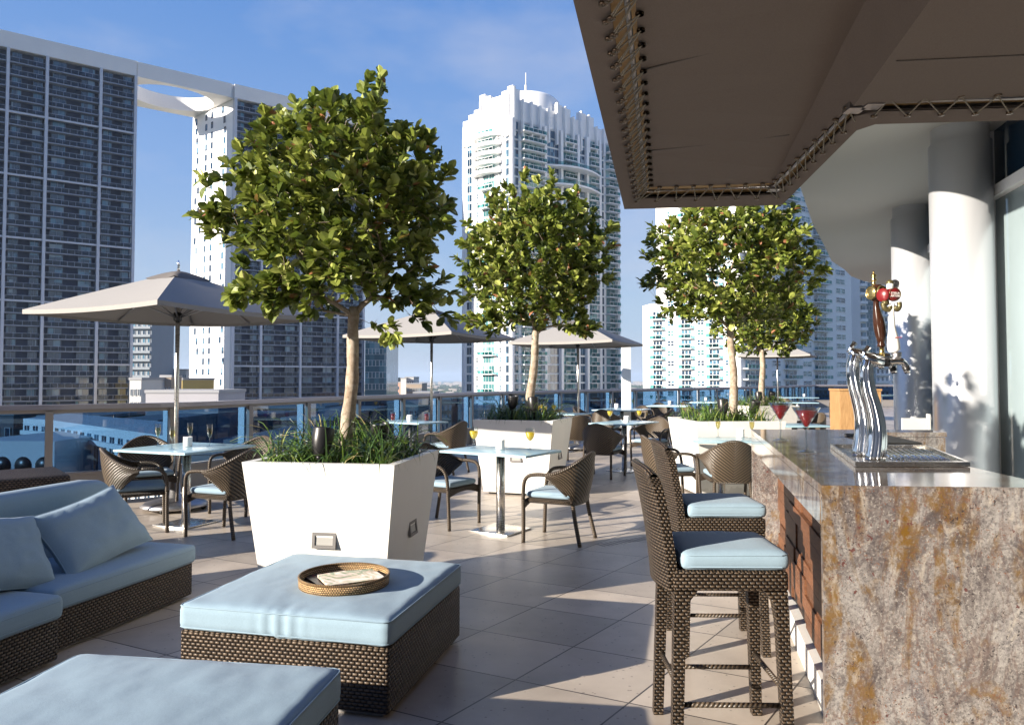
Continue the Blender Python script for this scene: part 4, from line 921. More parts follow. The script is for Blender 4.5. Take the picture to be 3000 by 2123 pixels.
sofa = empty('wicker_sofa', (-2.22, 4.37, 0), R(-14.5), 'long low wicker sofa with pale blue cushions at the left edge', 'sofa'); so_ = Vector((-2.13, 4.4, 0))
def sofabase(y0, y1, x0, x1):
    mb = MB(); mb.rbox(((x0 + x1) / 2 + 2.13, (y0 + y1) / 2 - 4.4, .125), (x1 - x0, y1 - y0 - .006, .21), .012, (4, 8, 3)); mb.build('wicker_base', M['weave'], sofa)
    mb = MB(); mb.box(((x0 + x1) / 2 + 2.13, (y0 + y1) / 2 - 4.4, .01), (x1 - x0 - .1, y1 - y0 - .1, .02)); mb.build('plinth', M['alum'], sofa)
def seatc(y0, y1, x0, x1, z=.285):
    mb = MB(); mb.rbox(((x0 + x1) / 2 + 2.13, (y0 + y1) / 2 - 4.4, z), (x1 - x0, y1 - y0 - .008, .12), .035, (12, 14, 3), .012, None, lambda q: q + Vector((0, 0, .004 * noise.noise(q * 4)))); cc = mb.build('seat_cushion', M['cushion'], sofa); piping((x1 - x0) / 2 - .003, (y1 - y0 - .008) / 2 - .003, .035, (z + .032, z - .036), ((x0 + x1) / 2 + 2.13, (y0 + y1) / 2 - 4.4), cc)
sofabase(3.80, 4.92, -2.86, -2.12); sofabase(2.2, 3.79, -2.86, -2.02); seatc(3.81, 4.93, -2.72, -2.09); seatc(2.2, 3.80, -2.72, -1.99)
mb = MB(); mb.rbox((-2.78 + 2.13, 3.56 - 4.4, .475), (.17, 2.74, .57), .07, (4, 20, 6), 0, None, lambda q: q + Vector((-.10 * (q.z + .27), 0, 0)) + Vector((0, 0, -.05 * max(0, (q.y - 1.2) / .17) ** 2 if q.z > .1 and q.y > 1.2 else 0))); mb.build('back_cushion', M['cushion'], sofa)
mb = MB(); mb.rbox((-2.95 + 2.13, 3.56 - 4.4, .36), (.07, 2.74, .66), .02, (2, 12, 6), 0, None, lambda q: q + Vector((-.10 * (q.z + .33), 0, 0))); mb.build('wicker_back', M['weave'], sofa)
def pillow(c, rz, tilt, w, h, label, sd_, roll=0):
    mb = MB(); r_ = random.Random(sd_)
    def f(a, b, s_):
        u, v = a * 2 - 1, b * 2 - 1; t = max(0, (1 - u ** 4) * (1 - v ** 4)) ** .55 * .085
        x = u * w / 2 * (1 - .07 * (1 - v * v) * 1); y = v * h / 2 * (1 - .09 * (1 - u * u)); wr = .010 * noise.noise(Vector((u * 3 + sd_, v * 3, s_))) + .006 * noise.noise(Vector((u * 7, v * 7 + sd_, s_)))
        return Vector((x, y, s_ * (t + wr * min(1, t * 20)) + .0015 * s_))
    mb.grid(lambda a, b: f(a, b, 1), 26, 22); mb.grid(lambda a, b: f(1 - a, b, -1), 26, 22)
    pts = [f(a, 0, 0) for a in [k / 20 for k in range(21)]] + [f(1, a, 0) for a in [k / 20 for k in range(21)]] + [f(1 - a, 1, 0) for a in [k / 20 for k in range(21)]] + [f(0, 1 - a, 0) for a in [k / 20 for k in range(21)]]
    mb.tube(pts, .004, 5, False)
    o = mb.build('scatter_pillow', M['cushion']); o.matrix_world = Matrix.Translation(c) @ Matrix.Rotation(rz, 4, 'Z') @ Matrix.Rotation(tilt, 4, 'X') @ Matrix.Rotation(roll, 4, 'Z')
    return tag(o, label, 'pillow', 'pale blue pillows on the sofa')
pillow((-2.48, 4.42, .525), R(75.5), R(54), .70, .43, 'pale blue pillow leaning on the sofa back, further of two', 3, R(9))
pillow((-2.64, 3.80, .53), R(80), R(56), .60, .44, 'pale blue pillow leaning on the sofa back, cut by the left frame edge', 8, R(-12))
lg = empty('wicker_lounger', (-4.1, 5.55, 0), R(40), 'woven brown lounge seat behind the sofa at the left edge', 'lounge seat')
mb = MB(); mb.rbox((0, 0, .36), (1.3, .7, .66), .03, (6, 4, 4)); mb.build('wicker_base', M['weave'], lg)
mb = MB(); mb.rbox((-.45, 0, .76), (.30, .62, .13), .045, (6, 6, 3)); mb.build('cushion', M['cushion'], lg)

# ================================================================== PLANTERS, TREES
def planter(x, y, yaw, w, label, sides=(0, 1)):
    r = empty('tapered_planter', (x, y, 0), R(yaw), label, 'planter', 'tapered white planters'); h = .92; b = w * .79
    mb = MB(); t = .055
    def rg(s, z): return [Vector((sx * s / 2, sy * s / 2, z)) for sx, sy in ((-1, -1), (1, -1), (1, 1), (-1, 1))]
    A, B, C, D_ = rg(b, .03), rg(w, h), rg(w - 2 * t, h), rg(w - 2 * t - .04, h - .09)
    for P0, P1 in ((A, B), (B, C), (C, D_)):
        for i in range(4): mb.poly([P0[i], P0[(i + 1) % 4], P1[(i + 1) % 4], P1[i]])
    mb.poly(A[::-1]); sh = mb.build('shell', M['pshell'], r)
    bv = sh.modifiers.new('b', 'BEVEL'); bv.width = .006; bv.segments = 2; bv.limit_method = 'ANGLE'
    mb = MB(); mb.box((0, 0, .017), (b - .1, b - .1, .03)); mb.build('foot', M['blackm'], r)
    mb = MB(); mb.grid(lambda a, c: Vector(((a - .5) * (w - 2 * t - .03), (c - .5) * (w - 2 * t - .03), h - .07 + .02 * noise.noise(Vector((a * 6, c * 6, x))))), 12, 12); mb.build('soil', M['soil'], r)
    sl = (w - b) / 2 / (h - .03)
    for a in (0, R(90)):                                # recessed step light low on two sides
        z = .46; yy = -(b / 2 + sl * (z - .03)); Mx = Matrix.Rotation(a, 4, 'Z') @ Matrix.Translation((.03, yy - .004, z)) @ Matrix.Rotation(-math.atan(sl), 4, 'X')
        mb = MB()
        for c, s_ in (((0, 0, .038), (.15, .014, .018)), ((0, 0, -.038), (.15, .014, .018)), ((-.066, 0, 0), (.018, .014, .058)), ((.066, 0, 0), (.018, .014, .058))): mb.box(c, s_, Mx)
        st = mb.build('step_light', M['sframe'], r); mb = MB(); mb.box((0, .003, 0), (.112, .006, .056), Mx); mb.build('lens', M['slens'], st)
    return r
def meshobj(name, verts, faces, mat, rndv=None, parent=None, smooth=False):
    me = bpy.data.meshes.new(name); me.from_pydata(verts, [], faces); me.materials.append(mat)
    if rndv is not None:
        a = me.attributes.new('rnd', 'FLOAT', 'FACE'); a.data.foreach_set('value', rndv)
    if smooth: me.polygons.foreach_set('use_smooth', [True] * len(me.polygons))
    return link(bpy.data.objects.new(name, me), parent)
def grass(cx, cy, yaw, w, nblade, sd_, label):
    rg = random.Random(sd_); V = []; F = []; RN = []
    for k in range(nblade):
        px, py = (rg.random() - .5) * (w - .2), (rg.random() - .5) * (w - .2)
        if abs(px) + abs(py) < .08: continue
        a = rg.random() * 6.28; ln = .20 + rg.random() * .26; wd_ = .003 + rg.random() * .004; lean = .5 + rg.random() * 1.15; rv = rg.random() * .9
        if rg.random() < .04: rv = .97
        dx, dy = math.cos(a), math.sin(a); b0 = len(V); n = 6; x = z = 0; ang = math.pi / 2 - lean * .35
        for i in range(n + 1):
            ww = wd_ * (1 - (i / n) ** 2 * .95); V += [(px + dx * x - dy * ww, py + dy * x + dx * ww, .845 + z), (px + dx * x + dy * ww, py + dy * x - dx * ww, .845 + z + .002)]
            x += math.cos(ang) * ln / n; z += math.sin(ang) * ln / n; ang -= lean * 2.4 / n * (.4 + i / n)
        for i in range(n): F.append((b0 + 2 * i, b0 + 2 * i + 1, b0 + 2 * i + 3, b0 + 2 * i + 2)); RN.append(rv)
    o = meshobj('lily_grass', V, F, M['grassm'], RN); o.location = (cx, cy, 0); o.rotation_euler = (0, 0, R(yaw)); return tag(o, label, 'grass', kind='stuff')
gm, t, b = newmat('grass_blade'); an = N(t, 'ShaderNodeAttribute'); an.attribute_name = 'rnd'
t.links.new(ramp(t, an.outputs['Fac'], [(0, (.015, .040, .010)), (.5, (.06, .12, .020)), (.85, (.17, .25, .045)), (.96, (.36, .30, .12))]), b.inputs['Base Color']); b.inputs['Roughness'].default_value = .35; M['grassm'] = gm

def tree(name, base, fork, crown, rad, sd_, nnode, leafL, trunk_r, label, prune=None, dens=1.0, blobs=()):
    rg = random.Random(sd_); root = empty('planter_tree', base, 0, label, 'tree', 'clipped broadleaf trees in the planters'); base = Vector(base)
    fk = Vector(fork); cr = Vector(crown); ra = Vector(rad)
    # nodes in the crown volume, joined outward from the fork
    pts = []
    while len(pts) < nnode:
        d = Vector((rg.gauss(0, 1), rg.gauss(0, 1), rg.gauss(0, 1))).normalized(); e = .80 + .20 * noise.noise(d * 2.2 + Vector((sd_, 0, 0))) + .10 * noise.noise(d * 6 + Vector((0, sd_, 0)))
        rr = (.28 + .72 * rg.random() ** .42) * e * 1.17
        p = cr + Vector((d.x * ra.x, d.y * ra.y, d.z * ra.z)) * rr
        if p.z < fk.z + .02 - .25 * max(0, (Vector((p.x - fk.x, p.y - fk.y)).length - .35)): continue
        if prune and not prune(p): continue
        pts.append(p)
    for (bx, by, bz, br, bn) in blobs:
        for k in range(bn):
            d = Vector((rg.gauss(0, 1), rg.gauss(0, 1), rg.gauss(0, 1))).normalized() * br * rg.random() ** .4; pts.append(Vector((bx, by, bz)) + Vector((d.x, d.y, d.z * .6)))
    pts.sort(key=lambda p: (p - fk).length)
    nodes = [fk]; par = [-1]; dist = [0.0]
    for p in pts:
        best, bj = 1e9, 0
        for j, q in enumerate(nodes):
            d = (p - q).length; cost = d + .30 * dist[j] + (0 if j else .0)
            if d < 1e-3: continue
            if cost < best: best, bj = cost, j
        nodes.append(p); par.append(bj); dist.append(dist[bj] + (p - nodes[bj]).length)
    area = [0.0] * len(nodes); child = [0] * len(nodes)
    for i in range(len(nodes) - 1, 0, -1):
        if child[i] == 0: area[i] = .0028 ** 2
        area[par[i]] += area[i] * 1.02; child[par[i]] += 1
    k = (trunk_r * .80) ** 2 / max(area[0], 1e-9); mb = MB()
    for i in range(1, len(nodes)):
        a, b_ = nodes[par[i]], nodes[i]; r0 = max(.0022, math.sqrt(min(area[i] * k * 1.0, 1) ) * .95); r1 = max(.0018, r0 * .75); mid = a.lerp(b_, .5) + Vector((rg.uniform(-1, 1), rg.uniform(-1, 1), rg.uniform(-.2, 1))) * (a - b_).length * .06
        mb.tube([a - base, mid - base, b_ - base], [r0, (r0 + r1) / 2, r1], 6 if r0 > .008 else 4, False)
    mb.build('limb', M['bark'], root)
    mb = MB(); tp = []
    for i in range(13):
        s_ = i / 12; p = base.lerp(fk, s_) + Vector((.018 * math.sin(s_ * 5 + sd_), .015 * math.cos(s_ * 4), 0)) * math.sin(math.pi * s_); tp.append(p - base)
    mb.tube(tp + [tp[-1] + Vector((0, 0, .06))], [trunk_r * (1.15 - .3 * i / 12) * (1 + .07 * math.sin(i * 2.3 + sd_)) for i in range(13)] + [trunk_r * .7], 16); mb.build('trunk', M['bark'], root)
    # leaves
    V = []; F = []; RN = []
    def leaf(p, d, s_, rv):
        d = d.normalized(); side = d.cross(Vector((rg.gauss(0, .5), rg.gauss(0, .5), 1))); 
        if side.length < 1e-4: return
        side.normalize(); up = side.cross(d); L_ = s_; W = s_ * (.27 + .09 * rg.random()); b0 = len(V); cv = rg.uniform(-.1, .25); fo = rg.uniform(.04, .2)
        def q(t_, w, h): return p - base + d * (L_ * t_) + side * (W * w) + up * (L_ * h - cv * L_ * t_ * t_)
        V.extend([q(0, 0, 0), q(.32, -.75, fo * .6), q(.32, 0, 0), q(.32, .75, fo * .6), q(.68, -.95, fo * .7), q(.68, 0, 0), q(.68, .95, fo * .7), q(.9, -.5, fo * .3), q(.9, .5, fo * .3), q(1, 0, 0)])
        F.extend([(b0, b0 + 2, b0 + 1), (b0, b0 + 3, b0 + 2), (b0 + 1, b0 + 2, b0 + 5, b0 + 4), (b0 + 2, b0 + 3, b0 + 6, b0 + 5), (b0 + 4, b0 + 5, b0 + 9, b0 + 7), (b0 + 5, b0 + 6, b0 + 8, b0 + 9)]); RN.extend([rv] * 6)
    for i in range(1, len(nodes)):
        p, q = nodes[i], nodes[par[i]]; d = p - q; l = d.length; out = (p - cr); out = Vector((out.x / ra.x, out.y / ra.y, out.z / ra.z)); ro = out.length
        if ro < .30 and rg.random() < .5: continue
        tip = child[i] == 0; n = int((20 if tip else 12) * dens * (1 if ro > .45 else .5)); dn = (d.normalized() + out * .35 + Vector((0, 0, .45))).normalized()
        cl = rg.random() * .35; tw_len = min(l, .22)
        for k_ in range(n):
            t_ = rg.random(); a = dn * (tw_len * .9 * t_) if tip else d * (-rg.random() * .6)
            dr = (dn * (.55 + .5 * t_) + Vector((rg.gauss(0, .55), rg.gauss(0, .55), rg.gauss(0, .45)))); rv = min(.94, max(0, cl + rg.random() * .6))
            if rg.random() < .018: rv = 1
            leaf(p + a * (1 if tip else 1), dr, leafL * rg.uniform(.5, 1.25), rv)
        if tip: mb2.tube([p - base, p - base + dn * tw_len * .85], [.0022, .0012], 4, False) if False else None
    meshobj('crown', V, F, M['leaf'], RN, root)
    return root
planter(-1.072, 4.865, -9.9, .96, 'tapered white planter nearest to the camera, behind the ottoman')
planter(.157, 9.455, -18, 1.02, 'tapered white planter, second from the camera, behind the orange juice table')
planter(2.65, 9.28, 5, 1.10, 'tapered white planter behind the bar corner and the cocktails')
planter(4.75, 14.2, 12, 1.02, 'farthest tapered white planter, behind the martini glasses')
grass(-1.072, 4.865, -9.9, .96, 950, 1, 'arching green lily grass filling the nearest white planter')
grass(.157, 9.455, -18, 1.02, 800, 2, 'dark arching lily grass filling the second white planter')
grass(2.65, 9.28, 5, 1.10, 700, 3, 'arching lily grass in the planter behind the bar corner')
grass(4.75, 14.2, 12, 1.02, 500, 4, 'arching lily grass in the farthest white planter')
tree('t1', (-1.10, 4.90, .85), (-1.055, 4.92, 1.84), (-1.13, 4.93, 2.58), (.77, .76, .70), 11, 760, .080, .043, 'leafy tree in the nearest white planter, with the fullest tallest crown', None, 1.15, [(-1.62, 4.75, 1.99, .24, 34), (-.62, 5.0, 1.97, .22, 26), (-1.35, 4.7, 1.96, .18, 12), (-.80, 4.8, 1.74, .06, 4), (-1.9, 4.85, 2.45, .16, 16)])
tree('t2', (.21, 9.45, .85), (.30, 9.45, 1.98), (.31, 9.48, 2.98), (1.0, .98, .96), 23, 720, .096, .052, 'leafy tree in the second planter, in front of the white tower', None, 1.45, [(-.35, 9.4, 2.1, .25, 20), (.85, 9.45, 2.1, .25, 20)])
tree('t3', (2.78, 9.28, .85), (2.74, 9.28, 2.05), (2.74, 9.3, 2.82), (1.08, 1.05, .86), 37, 700, .095, .048, 'broad leafy tree cut off by the canopy edge, behind the bar corner', None, 1.15)
tree('t4', (4.80, 14.2, .85), (4.80, 14.2, 1.92), (4.92, 14.25, 2.48), (.92, .9, .72), 41, 460, .105, .055, 'smaller darker leafy tree behind the broad one, in the farthest planter')
def spot(x, y, z, rz, label, tilt=0):
    o = put('spot', make_spot, (x, y, z), rz, label); return o
spot(-1.165, 4.50, .90, R(160), 'black bell spotlight at the front of the nearest planter'); spot(-.93, 5.18, .90, R(20), 'tilted bell spotlight with pale lens right of the nearest trunk')
spot(.0, 9.15, 1.0, R(20), 'black bell spotlight left of the second trunk'); spot(.27, 9.08, .97, R(200), 'black bell spotlight in front of the second trunk')
spot(2.55, 8.93, .95, R(180), 'black bell spotlight in front of the third trunk'); spot(3.02, 9.3, .93, R(30), 'bell spotlight with pale lens right of the third trunk')
spot(4.62, 13.85, .95, R(180), 'grey bell spotlight in front of the farthest trunk'); spot(5.0, 14.3, .95, R(10), 'bell spotlight right of the farthest trunk')

# host stand, white post, high table
hs_ = empty('host_stand', (4.03, 9.1, 0), R(-6), 'pale wooden host stand beyond the bar, left of the beer taps', 'stand')
mb = MB(); mb.box((.24, .2, .64), (.48, .40, 1.26)); mb.build('cabinet', M['oak'], hs_); mb = MB(); mb.box((.24, .2, 1.285), (.50, .42, .025)); mb.build('stand_top', M['oak'], hs_)
mb = MB(); mb.box((2.62, 17.0, 1.12), (.19, .19, 2.24)); mb.box((2.62, 17.0, .02), (.3, .3, .04)); mb.box((2.62, 17.0, 2.26), (.21, .21, .05))
tag(mb.build('white_post', M['finm']), 'thick white square post standing by the railing under the third umbrella', 'post')
ht = empty('high_table', (8.55, 16.6, 0), 0, 'tall glass-topped bar table with white panel legs beyond the beer taps', 'table')
mb = MB(); mb.box((0, 0, 1.05), (1.3, .6, .03)); mb.build('tabletop', M['tabletop'], ht)
for x in (-.45, .45): mb = MB(); mb.box((x, 0, .515), (.14, .5, 1.03)); mb.build('leg', M['finm'], ht)
bb = MB(); bb.box((5.75, 10.6, .5), (.36, .03, .72)); bb.box((5.95, 10.6, .52), (.03, .06, .80)); bb.box((5.75, 10.6, .02), (.36, .3, .04)); bb.box((5.75, 10.6, .1), (.04, .05, .2)); tag(bb.build('menu_board', M['soffit']), 'small white board standing in front of the far silver column', 'board')
dr = MB()
for k in range(14): dr.box((-.32 + k * .048, 0, 0), (.012, .11, .002))
d_ = dr.build('floor_drain', M['railm']); d_.location = (1.03, 6.55, .002); d_.rotation_euler = (0, 0, R(32)); tag(d_, 'slotted dark floor drain between the tiles near the stools', 'drain')

# ================================================================== CITY
GZ = -45.0
gm, t, b = newmat('city_ground'); g = N(t, 'ShaderNodeNewGeometry'); 
n1 = N(t, 'ShaderNodeTexNoise', Scale=.02, Detail=8, Roughness=.7); n2 = N(t, 'ShaderNodeTexNoise', Scale=.0025, Detail=4); v1 = N(t, 'ShaderNodeTexVoronoi', Scale=.02)
for n in (n1, n2, v1): t.links.new(g.outputs['Position'], n.inputs[0])
c1_ = ramp(t, n1.outputs[0], [(.35, (.02, .035, .015)), (.55, (.045, .065, .025)), (.7, (.10, .10, .07))])
w = mathn(t, 'MULTIPLY', mathn(t, 'LESS_THAN', v1.outputs[0], .10), mathn(t, 'GREATER_THAN', n2.outputs[0], .5))
t.links.new(mix(t, w, c1_, (.42, .36, .32)), b.inputs['Base Color']); b.inputs['Roughness'].default_value = .95; M['ground'] = gm
mb = MB(); mb.poly([(-16000, -6000, GZ), (16000, -6000, GZ), (16000, 17000, GZ), (-16000, 17000, GZ)]); struct('ground', mb, M['ground'])
class Fac:
    """a facade: local +X along it, +Y into the building; parts past 100 of a kind become one 'stuff' part"""
    def __init__(s, root): s.root = root; s.count = {}; s.rest = {}
    def put(s, name, mesh, mat4, subs=()):
        k = name; s.count[k] = s.count.get(k, 0) + 1
        if s.count[k] <= 100:
            o = bpy.data.objects.new(name, mesh); link(o, s.root); o.matrix_local = mat4
            for nm, me in subs: link(bpy.data.objects.new(nm, me), o)
        else: s.rest.setdefault(k, []).append((mesh, mat4, subs))
    def flush(s):
        for k, L_ in s.rest.items():
            bmr = {}
            for mesh, m4, subs in L_:
                for me in [mesh] + [q for _, q in subs]:
                    mat = me.materials[0]; bm = bmr.setdefault(mat.name, (bmesh.new(), mat))[0]
                    n0 = len(bm.verts); bm.from_mesh(me); bm.verts.ensure_lookup_table(); bmesh.ops.transform(bm, matrix=m4, verts=bm.verts[n0:])
            base = bpy.data.meshes.new(k + '_rest'); tot = bmesh.new(); mats = []
            for i, (nm, (bm, mat)) in enumerate(bmr.items()):
                tmp = bpy.data.meshes.new('tmp'); 
                for f in bm.faces: f.material_index = i
                bm.to_mesh(tmp); bm.free(); tot.from_mesh(tmp); bpy.data.meshes.remove(tmp); mats.append(mat)
            tot.to_mesh(base); tot.free()
            for m_ in mats: base.materials.append(m_)
            o = bpy.data.objects.new(k, base); link(o, s.root); o['kind'] = 'stuff'
def mesh_of(mb, mat):
    me = bpy.data.meshes.new('m'); mb.bm.to_mesh(me); mb.bm.free(); me.materials.append(mat); return me
MC = {}
def win_mesh(w, h, nv=2, nh=1, pane='win', frame='winframe', fw=.09):
    key = ('w', round(w, 2), round(h, 2), nv, nh, pane, frame)
    if key not in MC:
        a = MB(); a.box((0, -.03, 0), (w, .06, h)); f = MB()
        for k in range(nv + 1): f.box((-w / 2 + w * k / nv, -.06, 0), (fw, .10, h + fw))
        for k in range(nh + 1): f.box((0, -.07, -h / 2 + h * k / nh), (w + fw, .09, fw))
        MC[key] = (mesh_of(a, M[pane]), mesh_of(f, M[frame]))
    return MC[key]
def balc_mesh(w, dp, y0, glass, slab='tw_fascia', rail='tw_fascia', th=.24, hr=1.05, post=1.5):
    key = ('b', round(w, 2), dp, y0, glass, slab, rail)
    if key not in MC:
        a = MB(); a.box((0, y0 + dp / 2, -th / 2), (w, dp, th)); a.box((0, y0 + .05, hr), (w, .09, .10)); n = max(2, int(w / post))
        for k in range(n + 1): a.box((-w / 2 + .05 + (w - .1) * k / n, y0 + .05, hr / 2), (.07, .07, hr))
        gl = MB(); gl.box((0, y0 + .05, hr / 2), (w, .03, hr - .06)); MC[key] = (mesh_of(a, M[rail]), mesh_of(gl, M[glass]))
    return MC[key]
T_ = Matrix.Translation
def s_on(C, d, px):                                      # distance along the facade where the pixel column meets it
    k = (px - 1500) / 2168.; return (k * C[1] - C[0]) / (d[0] - k * d[1])
DA = (.8, .6)
# ---- twin slab tower with open sky bridge
A = (-95., 184.); zt = 77.6; FH = 2.9
def slab_tower(C, bays, W0, W1, depth, ztop, label, nf, side=None):
    ang = math.atan2(DA[1], DA[0]); root = empty('apartment_tower', (C[0], C[1], 0), ang, label, 'tower'); F = Fac(root); zb = GZ
    mb = MB(); mb.box(((W0 + W1) / 2, depth / 2 + .9, (ztop + zb) / 2), (W1 - W0 - .3, depth - 1.8, ztop - zb)); mb.build('wall', M['tw_grey'], root)
    mb = MB(); mb.box(((W0 + W1) / 2, depth / 2, ztop + 1.9), (W1 - W0 + .6, depth + .6, 3.8)); mb.build('roof_fascia', M['tw_fascia'], root)
    for x in [b_[0] for b_ in bays] + [bays[-1][1]]: mb = MB(); mb.box((x, .5, (ztop + zb) / 2), (.62, 2.4, ztop - zb)); mb.build('vertical_fin', M['tw_fin'], root)
    rg = random.Random(int(abs(C[0])))
    for i in range(nf):
        z = ztop - FH * (i + 1)
        if i % 5 == 4: mb = MB(); mb.box(((W0 + W1) / 2, -.35, z - .22), (W1 - W0, .5, .42)); mb.build('floor_band', M['tw_fin'], root)
        for (x0, x1) in bays:
            w = x1 - x0 - .7; a, gl = balc_mesh(w, 1.6, -.2, 'tw_rail', rail='tw_slab'); F.put('balcony', a, T_(((x0 + x1) / 2, 0, z)), [('glass_panel', gl)])
            ng = 3 if w > 12 else 2
            ww = w * (.26 if ng == 2 else .2)
            a, fr = win_mesh(ww, 2.45, 2, 1, 'win', 'tw_fin2', .07)
            for k in range(ng): F.put('window', a, T_((x0 + .35 + w * ((k + .5) / ng) + (.3 if k % 2 else -.3) * 1.2, .92, z + 1.3)), [('window_frame', fr)])
    F.flush(); return root, F
bays1 = [];  px = [3, 120, 280, 383]
ss = [s_on(A, DA, p) for p in px]; bays1 = [(ss[0] - 14, ss[0])] + list(zip(ss, ss[1:]))
slab_tower(A, bays1, ss[0] - 14, 0, 8, zt, 'tall dark balcony tower at the left edge under a white roof slab', 38)
B_ = (-75.2, 198.8); px2 = [680, 762, 878, 987, 1062]; s2 = [s_on(B_, DA, p) for p in px2]
root2, F2 = slab_tower(B_, list(zip(s2, s2[1:])), 0, s2[-1], 16, zt, 'second balcony tower right of the oval opening, behind the nearest tree', 38)
# side wall of the second tower, punched with small windows
loc = lambda x, y: Vector((x, y)) 
def to_local(C, P_):
    v = Vector((P_[0] - C[0], P_[1] - C[1])); return Vector((v.x * DA[0] + v.y * DA[1], -v.x * DA[1] + v.y * DA[0]))
q = to_local(B_, (-93.3, 214.0)); sidev = q.normalized(); sl_ = q.length; sn = Vector((-sidev.y, sidev.x)) 
mb = MB(); pw = [(0, 0), (q.x, q.y), (q.x + 2.5, q.y + 1.0), (.6, 1.2)]
pr_ = [(0.0, -.15), (.3, .6), (q.x + .3, q.y + .2), (q.x, q.y)]
mb.prism([(0, 0), (2.6, 4), (q.x + 4, q.y + 2), (q.x, q.y)], GZ, zt - .02); mb.build('side_wall', M['tw_white'], root2, fixn=True)
sa = math.atan2(sidev.y, sidev.x) + math.pi            # local +X pointing from far end to corner
wm, wf = win_mesh(.95, 1.75, 1, 1, 'win', 'tw_grey', .06); rg = random.Random(9)
F3 = Fac(root2)
for i in range(36):
    z = zt - 2.9 * (i + 1) + 1.2
    for px in (595, 612, 648, 572):
        k = s_on(B_, ((-93.3 + 75.2) / sl_, (214 - 198.8) / sl_), px + (rg.uniform(-6, 6) if px > 630 else (rg.uniform(-7, 7) if px == 572 else 0)))
        if rg.random() < .06: continue
        F3.put('side_window', wm, T_((sidev.x * k, sidev.y * k, z)) @ Matrix.Rotation(sa, 4, 'Z'), [('window_frame', wf)])
F3.flush()
# sky bridge slab with oval hole
br = empty('sky_bridge', (A[0], A[1], 0), math.atan2(.6, .8), 'white roof bridge with a big oval hole joining the two slab towers', 'bridge')
gap = (Vector(B_) - Vector(A)).length; dpt = 22.5; z0 = zt; z1 = zt + 3.8
mb = MB(); nseg = 64; ex, ey = gap * .43, 8.9; cx, cy = gap * .44, 10.3
def rectpt(a):
    c, s_ = math.cos(a), math.sin(a); hx, hy0, hy1 = (gap - cx if c > 0 else cx) + .3, cy, dpt - cy; hy = hy1 if s_ > 0 else hy0
    k = min(hx / max(abs(c), 1e-6), hy / max(abs(s_), 1e-6)); return (cx + c * k, cy + s_ * k)
rot4 = [2 * math.pi * k / nseg for k in range(nseg)]
for z, fl_ in ((z0, True), (z1, False)):
    R_ = [mb.bm.verts.new((*rectpt(a), z)) for a in rot4]; E_ = [mb.bm.verts.new((cx + ex * math.cos(a), cy + ey * math.sin(a), z)) for a in rot4]
    for i in range(nseg):
        j = (i + 1) % nseg; mb.face([R_[i], R_[j], E_[j], E_[i]] if fl_ else [R_[i], E_[i], E_[j], R_[j]])
    if fl_: R0, E0 = R_, E_
    else:
        for i in range(nseg):
            j = (i + 1) % nseg; mb.face([R0[i], R_[i], R_[j], R0[j]]); mb.face([E0[i], E0[j], E_[j], E_[i]])
mb.build('bridge_slab', M['tw_fascia'], br, fixn=True)

# ---- white tower with winged crown
C3 = (-.27, 212.); t3r = empty('white_tower', (C3[0], C3[1], 0), math.atan2(.6, .8), 'tall white apartment tower with finned crown and aerial in the middle', 'tower'); F = Fac(t3r)
W3 = s_on(C3, DA, 1808); Lv = to_local((0, 0), (-14.15, 11.7)); Lh = Lv.normalized(); ls = Lv.length; ZT = 76.8
mb = MB(); mb.prism([(0, 0), (W3, 0), (W3 - 4, 20), (Lv.x + 3, Lv.y + 6), (Lv.x, Lv.y)], GZ, ZT); mb.build('wall', M['tw_white'], t3r, fixn=True)
bay3 = [(1499, 1521, 'w'), (1523, 1590, 'B'), (1598, 1640, 'w'), (1644, 1688, 'b'), (1694, 1716, 'w'), (1720, 1752, 'b'), (1758, 1772, 'w'), (1774, 1806, 'B')]
for x in (1497, 1594, 1642, 1691, 1718, 1755, 1808):
    s_ = s_on(C3, DA, x); mb = MB(); mb.box((s_, -.55, (ZT + GZ) / 2), (.9, 1.1, ZT - GZ)); mb.build('vertical_fin', M['tw_white'], t3r)
nf = 40; fh = 2.72
for i in range(nf):
    z = ZT - 3.2 - fh * i
    for (a_, b_, k) in bay3:
        x0, x1 = s_on(C3, DA, a_), s_on(C3, DA, b_); w = x1 - x0 - .5; xc = (x0 + x1) / 2
        nv = max(2, int(w / 1.6)); wm, wf = win_mesh(w * .92, 2.25, nv, 1, 'winteal' if k != 'w' else 'win'); F.put('window', wm, T_((xc, -.02, z + 1.45)), [('window_frame', wf)])
        if k == 'B': bm_, gl = balc_mesh(w + .6, 2.2, -2.2, 'tw_teal', rail='tw_white'); F.put('balcony', bm_, T_((xc, 0, z)), [('glass_panel', gl)])
        elif k == 'b' : bm_, gl = balc_mesh(w * .85, 1.6, -1.6, 'tw_teal', rail='tw_white'); F.put('balcony', bm_, T_((xc, 0, z)), [('glass_panel', gl)])
for i in (3, 5):                                        # curved upper terraces on the right face
    z = ZT - 3.2 - fh * i; mb = MB(); x0, x1 = s_on(C3, DA, 1594), s_on(C3, DA, 1755); n = 20
    pts = [(x0 + (x1 - x0) * k / n, -1.2 - 3.4 * math.sin(math.pi * k / n)) for k in range(n + 1)]
    mb.prism(pts + [(x1, 0), (x0, 0)], z - .5, z); mb.build('curved_terrace', M['tw_white'], t3r, fixn=True)
    mb = MB(); 
    for p, q2 in zip(pts, pts[1:]): mb.poly([(p[0], p[1], z), (q2[0], q2[1], z), (q2[0], q2[1], z + 1), (p[0], p[1], z + 1)])
    mb.build('terrace_glass', M['tw_teal'], t3r)
sa3 = math.atan2(Lh.y, Lh.x) + math.pi; dL = ((-14.15) / ls, 11.7 / ls)
